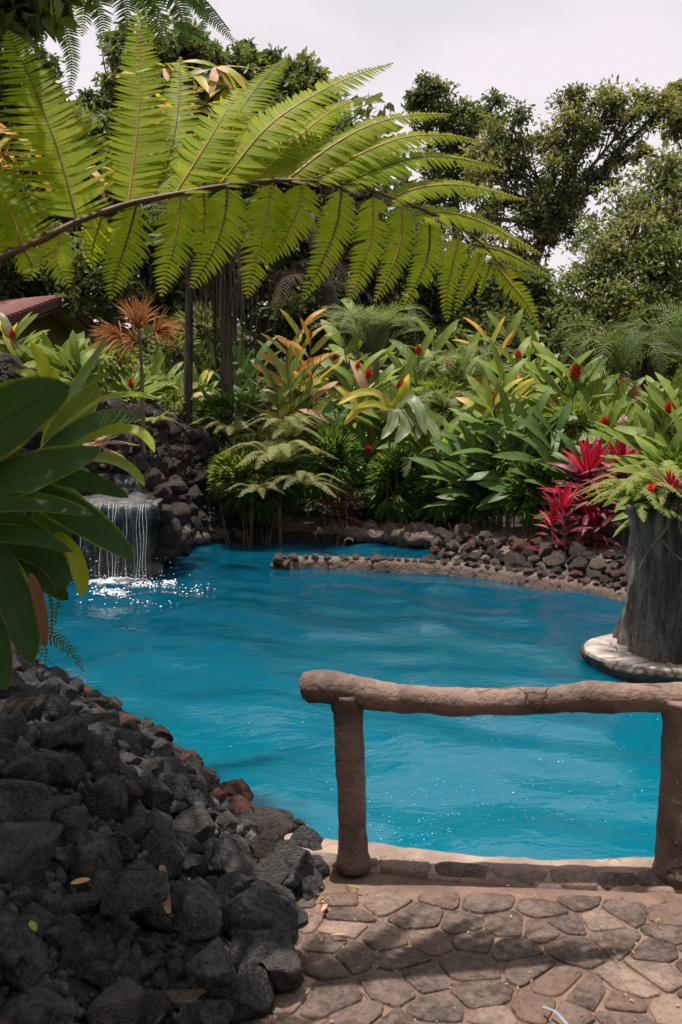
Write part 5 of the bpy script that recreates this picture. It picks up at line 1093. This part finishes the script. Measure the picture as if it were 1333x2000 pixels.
for a, b in ((le, ap), (ap, re_)):
    mb = MB()
    for f in np.linspace(.02, 1, 26):
        q = a + (b - a) * f + [0, 0, .085]; tube(mb, [q, q + dirb], [.03, .03], 6)
    mb.build('roof_tiles', M['roof'], house)
    o = np.array([0.03, -.04, 0]); slab('fascia', a + o, b + o, np.array([.0, .05, 0]), .12, 'fascia', .062)
    o = np.array([.0, .012, 0]); slab('fascia', a + o + [0, 0, -.125], b + o + [0, 0, -.125], np.array([0, .05, 0]), .06, 'fascia', .062)
    slab('soffit', a * .98 + b * .02 + [0, .05, -.02], b * .98 + a * .02 + [0, .05, -.02], dirb * .9, .02, 'soffit', .03)
wq = dirb * .14
w0, w1, w2 = le * .9 + ap * .1 + wq, ap + wq + [0, 0, -.05], re_ * .85 + ap * .15 + wq
vs = [w0, w1, w2, np.array([w2[0], w2[1], .3]), np.array([w0[0], w0[1], .3])]; vs += [v + dirb * .8 for v in vs]
MB().add(vs, [(0, 5, 6, 1), (1, 6, 7, 2), (2, 7, 8, 3), (4, 9, 5, 0)], [(0, 1, 2), (0, 2, 3), (0, 3, 4)]).build('wall', M['housewall'], house, sm=False)

# ------------------------------------------------------------------ gingers and companions along the far bank
GG = 'red torch gingers behind the pool'
ginger('red_ginger', 'red ginger with three flower heads beside the drooping broad pale leaves', [(700, 735, 12.9, True), (720, 752, 12.8, True), (780, 772, 12.8, True), (655, 775, 13.0, False)], 'g', .60, 10, GG, alt=['gy', 'gt'], altp=.3, seed=1)
ginger('red_ginger', 'upright red ginger before the silvery palm, one flower at its top', [(818, 705, 13.4, True), (852, 690, 13.5, False), (790, 720, 13.5, False)], 'g', .62, 10, GG, seed=2)
ginger('red_ginger', 'red ginger with one small flower between the palm and the light green fan', [(877, 733, 13.3, True), (905, 705, 13.5, False)], 'g', .6, 10, GG, seed=3)
ginger('red_ginger', 'light green ginger with scarlet flower above a broad fan of leaves', [(1012, 712, 12.3, 'scarlet'), (985, 742, 12.0, False), (965, 790, 11.8, False)], 'g', .58, 12, GG, seed=4, alt=['gy'], altp=.25)
ginger('red_ginger', 'tall ginger with large red flower among long dark leaves', [(1125, 752, 11.9, True), (1098, 740, 12.0, False), (1160, 760, 11.9, False)], 'g', .68, 12, GG, seed=5, W=1.15, fl=.19)
ginger('red_ginger', 'shorter ginger with one bright flower beneath the light green fan', [(968, 805, 11.9, True), (940, 830, 11.9, False)], 'g', .6, 10, GG, seed=6)
ginger('red_ginger', 'ginger with a red bloom right above the crimson cordylines', [(1182, 848, 11.2, True), (1160, 840, 11.3, False), (1205, 860, 11.3, False)], 'g', .5, 11, GG, seed=7)
ginger('white_ginger', 'ginger bearing two pale pink cones just above the crimson cordylines', [(1217, 848, 10.9, 'cream'), (1218, 872, 10.8, 'cream'), (1240, 880, 11.0, False)], 'g', .46, 9, GG, seed=8, fl=.14)
ginger('red_ginger', 'ginger with red flower at the right edge above the stump', [(1308, 818, 10.0, True), (1330, 800, 10.0, False), (1280, 840, 10.1, False), (1345, 850, 9.9, False)], 'g', .52, 11, GG, seed=9)
ginger('red_ginger', 'ginger with orange withering top leaves left of the silvery palm', [(590, 640, 13.3, False), (606, 672, 13.3, 'scarlet'), (560, 690, 13.2, False)], 'go', .55, 9, GG, alt=['gy', 'gt', 'gy'], altp=.62, seed=10, fl=.12, low=.5)
ginger('ginger_plant', 'ginger with dry tan leaves arching left over the pale fern', [(560, 720, 12.9, False), (610, 745, 12.9, False), (540, 760, 12.8, False)], 'g', .58, 9, GG, alt=['gt', 'gy', 'gd'], altp=.5, seed=11)
ginger('ginger_plant', 'dark ginger stems standing between the pale fern and the drooping pale leaves', [(660, 830, 12.7, False), (620, 850, 12.8, False), (700, 850, 12.8, False)], 'gd', .55, 10, GG, seed=12)
ginger('red_ginger', 'low ginger with a small red bud near the dark red cordyline', [(720, 897, 12.6, True), (745, 870, 12.8, False)], 'gd', .46, 10, GG, seed=13, fl=.11)
ginger('ginger_plant', 'green ginger under the silvery palm in front of dark stems', [(860, 850, 12.4, False), (830, 870, 12.5, False), (890, 840, 12.5, False), (810, 840, 12.8, False)], 'g', .56, 11, GG, seed=14)
ginger('ginger_plant', 'dark leaved ginger clump with many canes below the light green fan', [(930, 880, 11.6, False), (960, 860, 11.6, False), (1000, 850, 11.5, False), (900, 900, 11.8, False)], 'gd', .6, 10, GG, seed=15)
ginger('ginger_plant', 'dark ginger clump behind the crimson cordylines', [(1060, 860, 11.3, False), (1040, 830, 11.4, False), (1090, 850, 11.1, False), (1010, 900, 11.4, False)], 'gd', .62, 11, GG, seed=16)
ginger('ginger_plant', 'yellow edged ginger at the back right of the scarlet flower', [(1058, 700, 13.3, False), (1040, 690, 13.4, False), (990, 655, 14.2, False), (950, 670, 14.2, False)], 'g', .6, 11, GG, alt=['gy', 'go'], altp=.4, seed=17)
ginger('ginger_plant', 'bright green upright leaves in front of the dark right hand trees', [(1165, 790, 12.4, False), (1200, 800, 12.2, False), (1145, 820, 12.0, False)], 'g', .55, 11, GG, seed=18)
ginger('ginger_plant', 'bright leaves rising behind the silvery palm below the hanging frond', [(690, 605, 15.2, False), (660, 640, 15.0, False), (860, 660, 15.2, False)], 'g', .6, 9, GG, seed=19, W=1.3)
ginger('red_ginger', 'red ginger at the far left in front of the little house', [(24, 672, 12.4, True), (62, 722, 12.4, False), (-14, 705, 12.4, False), (36, 715, 12.3, False)], 'g', .5, 11, GG, seed=20, alt=['gp', 'gy'], altp=.25)
ginger('ginger_plant', 'broad upright green leaves on the mound just right of the house', [(128, 712, 11.8, False), (155, 722, 11.8, False), (105, 725, 11.9, False)], 'g', .48, 9, GG, seed=21, W=1.3, low=.3)
ginger('red_ginger', 'low ginger with one red flower beyond the rock mound', [(256, 768, 12.9, True), (230, 755, 13.2, False), (300, 760, 13.4, False)], 'g', .5, 10, GG, seed=22, fl=.13)
ginger('ginger_plant', 'green leaved clump left of the shaggy trunk', [(340, 770, 13.8, False), (390, 760, 14.2, False), (320, 745, 14.4, False)], 'g', .5, 11, GG, seed=23, alt=['gy'], altp=.3)
ginger('ginger_plant', 'dark clump at the foot of the shaggy trunk', [(470, 740, 14.3, False), (500, 770, 14.0, False), (410, 800, 13.6, False)], 'gd', .52, 11, GG, seed=24)
ginger('ginger_plant', 'dusky ginger clump in shade above the drain pipe', [(780, 900, 12.9, False), (820, 910, 12.8, False), (850, 900, 12.9, False), (760, 880, 13.1, False)], 'gd', .5, 11, GG, seed=25)
ginger('ginger_plant', 'small clump behind the right bank beside the blue water', [(1130, 900, 10.8, False), (1080, 900, 11.0, False), (1200, 910, 10.7, False)], 'gd', .5, 10, GG, seed=26)
ginger('ginger_plant', 'leafy clump by the stump top at the right edge', [(1300, 900, 9.6, False), (1340, 880, 9.6, False), (1270, 890, 9.9, False)], 'g', .46, 10, GG, seed=27)
bush('leafy_bush', 'fine leaved green bush between the cream fern and the pale drooping leaves', 650, 905, 12.5, 60, 75, 'bush', 1300, .13, .2, 41, droop=.5)
bush('leafy_bush', 'yellow green fine leaved bush under the scarlet flower', 1000, 900, 11.7, 70, 60, 'bush_lit', 900, .14, .2, 42, droop=.6)
bush('leafy_bush', 'narrow leaved bush below the light green fan near the pond glint', 930, 960, 11.9, 60, 60, 'bush', 1200, .13, .2, 43, droop=.5)
bush('leafy_bush', 'bush of slim leaves in the middle of the gingers under the silvery palm', 850, 790, 13.2, 70, 50, 'bush_lit', 900, .15, .18, 44, droop=.4)
bush('leafy_bush', 'small sunny bush below the large red flower', 1120, 830, 11.5, 60, 50, 'bush_lit', 700, .14, .2, 45, droop=.5)
# dense dark green planting behind
for i, (px, py, d_) in enumerate([(500, 700, 15.2), (740, 720, 15.4), (930, 740, 15.0), (1100, 760, 14.5), (1220, 780, 14.0), (1300, 770, 14.0), (600, 760, 14.6), (830, 780, 14.4), (1010, 790, 14.0), (1350, 760, 13.2), (270, 720, 15.5), (190, 710, 15.0), (420, 690, 16.0)]):
    lab = ['beyond the shaggy trunk', 'behind the silvery palm', 'behind the light green fan', 'beneath the right hand trees', 'below the dark right palm', 'under the drooping right palm', 'behind the orange leaved ginger', 'behind the small red flowers', 'behind the scarlet flower', 'at the right edge below the bushy tree', 'behind the dead brown heads', 'behind the house corner', 'between the two bare trunks'][i]
    ginger('ginger_plant', 'shaded green clump of long leaves ' + lab, [(px, py, d_, False), (px + 50, py + 20, d_ + .3, False), (px - 45, py + 25, d_, False)], ['gd', 'g'][i % 2], .6, 10, 'background leaf clumps', seed=40 + i)

# broad pale drooping leaves
bp = thing('broad_leaved_plant', 'plant with large drooping pale leaves below the three red flower heads', 'plant', (P(760, 820, 12.3)[0], 12.6, gz(.5, 12.6)))
hb = P(765, 800, 12.4); tube(MB(), spline([(hb[0] - .05, 12.6, .05), (hb[0] - .02, 12.5, 1.0), tuple(hb)], 18), [.02, .012], 7).build('stem', M['stem'], bp)
for (c, hw, mt) in (([(765, 800), (800, 780), (818, 800), (832, 850)], 15, 'pale_leaf'), ([(765, 805), (770, 800), (765, 830), (745, 858)], 13, 'pale_leaf'), ([(768, 803), (790, 800), (795, 830), (772, 866)], 17, 'pale_leaf'), ([(770, 803), (810, 810), (822, 830), (812, 862)], 14, 'pale_leaf'), ([(772, 803), (830, 820), (852, 850), (856, 885)], 13, 'pale_leaf'), ([(765, 800), (730, 790), (700, 800), (672, 830)], 12, 'ginger_yellow'), ([(765, 800), (740, 770), (700, 768), (660, 790)], 11, 'ginger_yellow'), ([(765, 800), (790, 760), (800, 730)], 11, 'ginger_yellow')):
    fg_leaf(c, hw * .85, 12.4, 12.0, mt, (.1, -.75, .6), wave=.15, base=.45, tip=.6, parent=bp, ph=c[1][0])

palm('feathery_palm', 'silvery green feathery palm in full sun below the fern tips', 735, 700, 14.2, 1.15, 30, 'palm', 1, .36, .04, .0065, el=(.7, 1.5), fall=.2)
palm('small_palm', 'arching feathery palm left of the light green fan', 905, 745, 13.6, .95, 16, 'palm', 2, .30, .038, .0065, el=(.3, 1.2))
palm('drooping_palm', 'dark arching palm with one dead orange frond at right', 1215, 730, 12.6, 1.15, 15, 'palm_dark', 3, .34, .042, .008, el=(.4, 1.2), dry=0, fall=.75)
palm('drooping_palm', 'dark palm fronds reaching in from the right edge', 1345, 700, 13.0, 1.3, 14, 'palm_dark', 4, .36, .042, .008, el=(.4, 1.2), fall=.7)
df = thing('dead_frond', 'orange dead palm frond hanging under the dark arching palm', 'frond', P(1230, 755, 12.3)); mb = MB()
pinna(mb, spline([P(1205, 735, 12.4), P(1228, 752, 12.3), P(1243, 772, 12.25), P(1248, 792, 12.2)], 14), (0, -1, .3), .22, .016, .007, sweep=1.2, seed=5, droop=.3); mb.build('leaflets', [M['dry_palm'], M['rachis']], df)
palm('small_palm', 'little palm with pale narrow fans below the small red flower', 870, 800, 12.9, .6, 12, 'palm', 6, .17, .02, .0065, el=(.2, 1.1), trunk_r=.02, fall=.8)
palm('small_palm', 'low pale palm tuft below the drooping broad leaves', 812, 900, 12.4, .5, 9, 'palm', 7, .15, .02, .006, el=(.1, .9), trunk_r=.015, fall=.8)

fernclump('sword_fern', 'cream green fern with layered fronds in sun above the far rim', 545, 905, 12.2, .85, 20, 'fern_pale', 1, .15, .024, .0068, gz(-.76, 12.2), spread=(.25, 1.25))
fernclump('sword_fern', 'smaller pale fern low in front of the layered cream fern', 590, 945, 12.0, .62, 16, 'fern_pale', 2, .12, .022, .006, None, spread=(.05, .8))
fernclump('sword_fern', 'highest pale fern with upright fronds behind the layered cream fern', 560, 855, 12.5, .7, 18, 'fern_pale', 5, .13, .022, .0065, None, spread=(.4, 1.35))
fernclump('sword_fern', 'low cream fern hanging over the pool rim in front of the sunny bush', 505, 960, 12.0, .5, 14, 'fern_pale', 6, .11, .02, .006, None, spread=(.0, .8))
fernclump('sword_fern', 'pale fern spray reaching left over the rocks', 450, 850, 12.6, .6, 13, 'fern_pale', 3, .12, .022, .006, None, spread=(.1, 1.0))
bush('leafy_bush', 'sunny bush of narrow leaves hanging over the rocks beside the mound', 500, 935, 12.5, 95, 85, 'bush', 2600, .12, .24, 1)
bush('leafy_bush', 'yellow green tufted bush under the cream fern', 470, 930, 12.25, 62, 55, 'bush_lit', 1500, .12, .24, 2)
bush('leafy_bush', 'glossy dark green bush of pointed leaves right of the dark red cordyline', 775, 950, 12.45, 62, 78, 'bush', 2000, .12, .26, 3, droop=.7)
bush('leafy_bush', 'dark bush beside the foot of the shaggy trunk', 450, 810, 13.4, 70, 45, 'bush', 1500, .11, .3, 4)
bush('leafy_bush', 'sunlit pale green shrub beyond the mound under the trees', 320, 700, 16.0, 80, 70, 'tr_light', 2200, .12, .35, 5)
bush('leafy_bush', 'grey green shrub behind the two bare trunks', 400, 660, 16.5, 70, 70, 'tr_light', 2000, .12, .35, 6)
bush('leafy_bush', 'leafy bush between cordylines and dark canes', 1040, 960, 11.2, 60, 70, 'bush', 1400, .12, .26, 7)
bush('leafy_bush', 'leafy bush in shade behind the long low wall', 870, 960, 12.3, 75, 70, 'bush', 1400, .12, .28, 8)
bush('leafy_bush', 'green shrub filling the gap behind the crimson cordylines', 1180, 950, 10.9, 75, 75, 'bush', 1500, .11, .28, 9)
bush('leafy_bush', 'pale leaved shrub on the mound crest right of the house', 205, 705, 12.6, 60, 40, 'bush_lit', 500, .13, .3, 10)
bush('leafy_bush', 'shrub along the right edge behind the stump', 1330, 930, 9.3, 70, 60, 'bush', 1300, .10, .28, 11)
# dark ground layer nobody could count
r = np.random.RandomState(66); n = 15000; x = r.uniform(-6.5, 7.5, n); y = r.uniform(12.9, 18.5, n); kp_ = float(0)
ok = ~((y < 13.4) & (x < -1.2)); x, y = x[ok], y[ok]; z = gh(x, y) + r.uniform(0, 1, len(x)) ** 1.6 * (.35 + .18 * (y - 12.9))
leafcloud(MB(), np.stack([x, y, z], -1), np.stack([r.normal(0, 1, len(x)), r.normal(-.3, 1, len(x)), r.uniform(0, 1, len(x))], -1), .24, .24, seed=3).build('undergrowth', M['tr_dark'], kind='stuff')
n = 30000; x = r.uniform(-24, 26, n); y = r.uniform(30, 40, n); z = r.uniform(0, 1, n) * (4.3 + 5.0 * smooth(3.5, 1.0, x) + .8 * np.sin(x * .5) + .5 * np.sin(x * 1.7)) + gh(x, y)
leafcloud(MB(), np.stack([x, y, z], -1), np.stack([r.normal(0, 1, n), r.normal(-.3, 1, n), r.uniform(0, 1, n)], -1), .55, .5, seed=4).build('woods', M['tr_dark'], kind='stuff')

n = 9000; a_ = r.uniform(0, 1, n); side = r.choice(3, n, p=[.6, .2, .2])
x = np.where(side == 0, r.uniform(-16, 16, n), np.where(side == 1, r.uniform(-17, -13, n), r.uniform(13, 17, n))); y = np.where(side == 0, r.uniform(-9, -5.5, n), r.uniform(-8, 10, n)); z = a_ * (6.5 + np.sin(x * .6) + .6 * np.sin(y * .9 + x))
leafcloud(MB(), np.stack([x, y, z], -1), r.normal(0, 1, (n, 3)), .75, .5, seed=6).build('woods', M['tr_dark'], kind='stuff')  # unseen trees added behind and beside the camera to hold back sky light

# cordylines
def cordyline(label, px, ptop, d, red_n, dark_n, L, seed, gz0=None, heads=None):
    r = np.random.RandomState(seed); t_ = P(px, ptop, d); g = (gz(t_[0], d) if gz0 is None else gz0); root = thing('red_cordyline', label, 'cordyline', (t_[0], d, g), 'red cordylines on the right bank')
    tube(MB(), spline([(t_[0] + .04, d + .03, g - .05), (t_[0] + .03, d, (g + t_[2]) / 2), tuple(t_ - [0, 0, L * .55])], 16), [.018, .012], 7, rough=.003, freq=20).build('stem', M['stem_brown'], root)
    c0 = t_ - [0, 0, L * .62]
    for i in range(red_n):
        a = i * 2.4 + r.normal(0, .2); e = math.radians(np.interp(i, [0, red_n - 1], [84, 40]) + r.normal(0, 6)); put_leaf(root, 'cr', c0 + [0, 0, -.02 * i / red_n], (math.cos(a) * math.cos(e), math.sin(a) * math.cos(e), math.sin(e)), L * r.uniform(.75, 1.0), 1.1, r)
    for i in range(dark_n):
        f = i / dark_n; a = i * 2.4 + 1 + r.normal(0, .3); e = math.radians(np.interp(f, [0, 1], [38, 2]) + r.normal(0, 8)); q = c0 - [0, 0, f * max(.2, (c0[2] - g) * .62)]
        put_leaf(root, 'cdk' if r.rand() < .93 else 'cr', q, (math.cos(a) * math.cos(e), math.sin(a) * math.cos(e), math.sin(e)), L * r.uniform(.8, 1.15), 1.0, r)
    return root
cordyline('tallest crimson cordyline with bright red upright top leaves on the right bank', 1151, 876, 10.5, 20, 34, .52, 1)
cordyline('crimson cordyline just left of the fern topped stump, half hidden', 1217, 872, 10.4, 15, 28, .46, 2)
cordyline('short cordyline with small red crown left of the tallest crimson one', 1102, 955, 10.2, 10, 20, .36, 3)
cordyline('lowest red cordyline at the edge of the brown rocks', 1080, 990, 10.2, 8, 16, .30, 4)
cordyline('maroon cordyline with a scarlet shoot low beneath the tallest one', 1160, 985, 10.35, 8, 16, .32, 5)
cordyline('dark red cordyline in shade above the drain pipe', 672, 935, 12.5, 5, 16, .32, 6)
cordyline('dusky red cordyline behind the dark canes', 935, 890, 12.3, 2, 22, .34, 7)
cordyline('maroon cordyline right of the dark canes in deep shade', 915, 950, 12.2, 1, 18, .32, 8)

# plants growing on the stump
tz = .93
fernclump('bird_fern', 'light green ferns spilling over the left top of the stump', 1245, 985, 6.45, .48, 28, 'fern_bright', 21, .075, .017, .0075, P(1245, 985, 6.45)[2], spread=(-.1, 1.2), cat='fern')
fernclump('bird_fern', 'light green fern standing on the middle of the stump top', 1300, 965, 6.5, .5, 22, 'fern_bright', 22, .075, .017, .0075, P(1300, 965, 6.5)[2], spread=(.2, 1.3), cat='fern')
bush('leafy_tuft', 'tangled green tuft along the rim of the stump top', 1310, 985, 6.45, 75, 28, 'bush_lit', 700, .06, .3, 23, stems=0)
br = thing('bromeliad', 'small red bromeliad on the stump top at the right edge', 'bromeliad', P(1312, 965, 6.3))
for i in range(20):
    a = i * 2.4; e = math.radians(np.interp(i, [0, 19], [85, 25])); put_leaf(br, 'cdk' if i > 6 else 'cr', P(1312, 965, 6.3), (math.cos(a) * math.cos(e), math.sin(a) * math.cos(e), math.sin(e)), .17, .9)
fl_ = thing('red_flower', 'single bright red blossom on the left front of the stump top', 'flower', P(1272, 962, 6.25)); torch(fl_, P(1272, 962, 6.25), (0, -.3, 1), .07); tube(MB(), [P(1275, 985, 6.3), P(1272, 960, 6.25)], [.004, .003], 5).build('stem', M['stem'], fl_)

# reddish catkin-like dead fronds lying over the mound beside the waterfall
rf = thing('dry_fern', 'dry rust pink fern fronds draped over the rocks above the waterfall', 'fern', P(215, 870, 9.6))
for i, c in enumerate(([(160, 868), (220, 862), (275, 870)], [(170, 850), (205, 855), (235, 848)], [(195, 872), (245, 900), (275, 960)], [(185, 860), (215, 845), (250, 842)])):
    mb = MB(); pinna(mb, spline([P(x, y, 9.7) for x, y in c], 16), (0, -.5, .8), .05, .016, .007, seed=i, droop=.4); mb.build('frond', [M['tan_leaf'], M['rachis']], rf)
fernclump('sword_fern', 'yellow green fern tuft on the crest of the rock mound', 305, 822, 11.6, .3, 9, 'fern_bright', 31, .07, .018, .008, None, spread=(.1, .9))

# fallen leaves and bits on the paving and rocks
def fallen(label, px, py, z, L, ang, mat, tilt=(0, 0, 1), hw=.2, name='fallen_leaf', curve=.25):
    c = G(px, py, z); a = np.array([math.cos(ang), math.sin(ang), 0]); b = np.array([-a[1], a[0], 0]); t = np.linspace(-.5, .5, 9); p = c + a * (t * L)[:, None] + b * (curve * L * (t ** 2 - .1))[:, None] + np.array(tilt) * (.10 * L * (1 - (2 * t) ** 2))[:, None] * .6 + [0, 0, .008]
    o = leafgeo(MB(), p, hw * L * lance(np.linspace(0, 1, 9), .6, .6), tilt, .3).build(name, M[mat]); tag(o, label, 'fallen leaf'); return o
fallen('curved yellow leaf lying on the paving near the left post', 692, 1738, .012, .06, -.4, 'fg_yellow', hw=.13)
fallen('tan leaf on the mortar beside the dark rocks', 634, 1778, .012, .05, 1.3, 'tan_leaf')
fallen('small pale leaf on a paving stone in part shade', 662, 1832, .012, .05, .1, 'tan_leaf', hw=.14)
fallen('yellow leaf stuck on a shaded rock at the left edge', 65, 1816, .42, .05, 2.2, 'fg_yellow', (0, -.7, .7))
fallen('orange scrap of leaf on a rock lower left', 158, 1728, .42, .05, .5, 'tan_leaf', (0, -.5, .8))
fl2 = leafgeo(MB(), spline([G(316, 1690, .30), G(322, 1750, .22), G(330, 1785, .2)], 10), .015 * np.array([.5, .8, .95, 1, 1, .95, .9, .8, .6, .4]), (.3, -.9, .3), .35, 4, .1).build('fallen_leaf', M['tan_leaf']); tag(fl2, 'stiff orange brown leaf standing upright between dark rocks', 'fallen leaf')
k = NM('pale_plastic'); bs = k.n('BsdfPrincipled', Base__Color=(.16, .19, .24), Roughness=.6); M['plastic'] = k.done(bs.outputs[0])
hs = leafgeo(MB(), spline([G(1060, 1968, .03), G(1085, 1978, .035), G(1108, 2002, .03)], 12), np.full(12, .0045), (0, 0, 1), .5, 2).build('plastic_strip', M['plastic']); tag(hs, 'pale blue grey curled strip on the shaded paving', 'strip')
r = np.random.RandomState(8); pts_ = []
for _ in range(80):
    px, py = r.uniform(600, 1333), r.uniform(1700, 2000); q = G(px, py, .013); pts_.append(q)
for _ in range(50):
    q = G(r.normal(628, 8), r.uniform(1690, 1790), .012); pts_.append(q)
leafcloud(MB(), np.array(pts_), r.normal(0, 1, (len(pts_), 3)) * [1, 1, .1], .013, .4, seed=5, up=6).build('leaf_litter', M['tan_leaf'], kind='stuff')
print('objects', len(bpy.data.objects), 'tris', sum(len(m.polygons) for m in bpy.data.meshes))
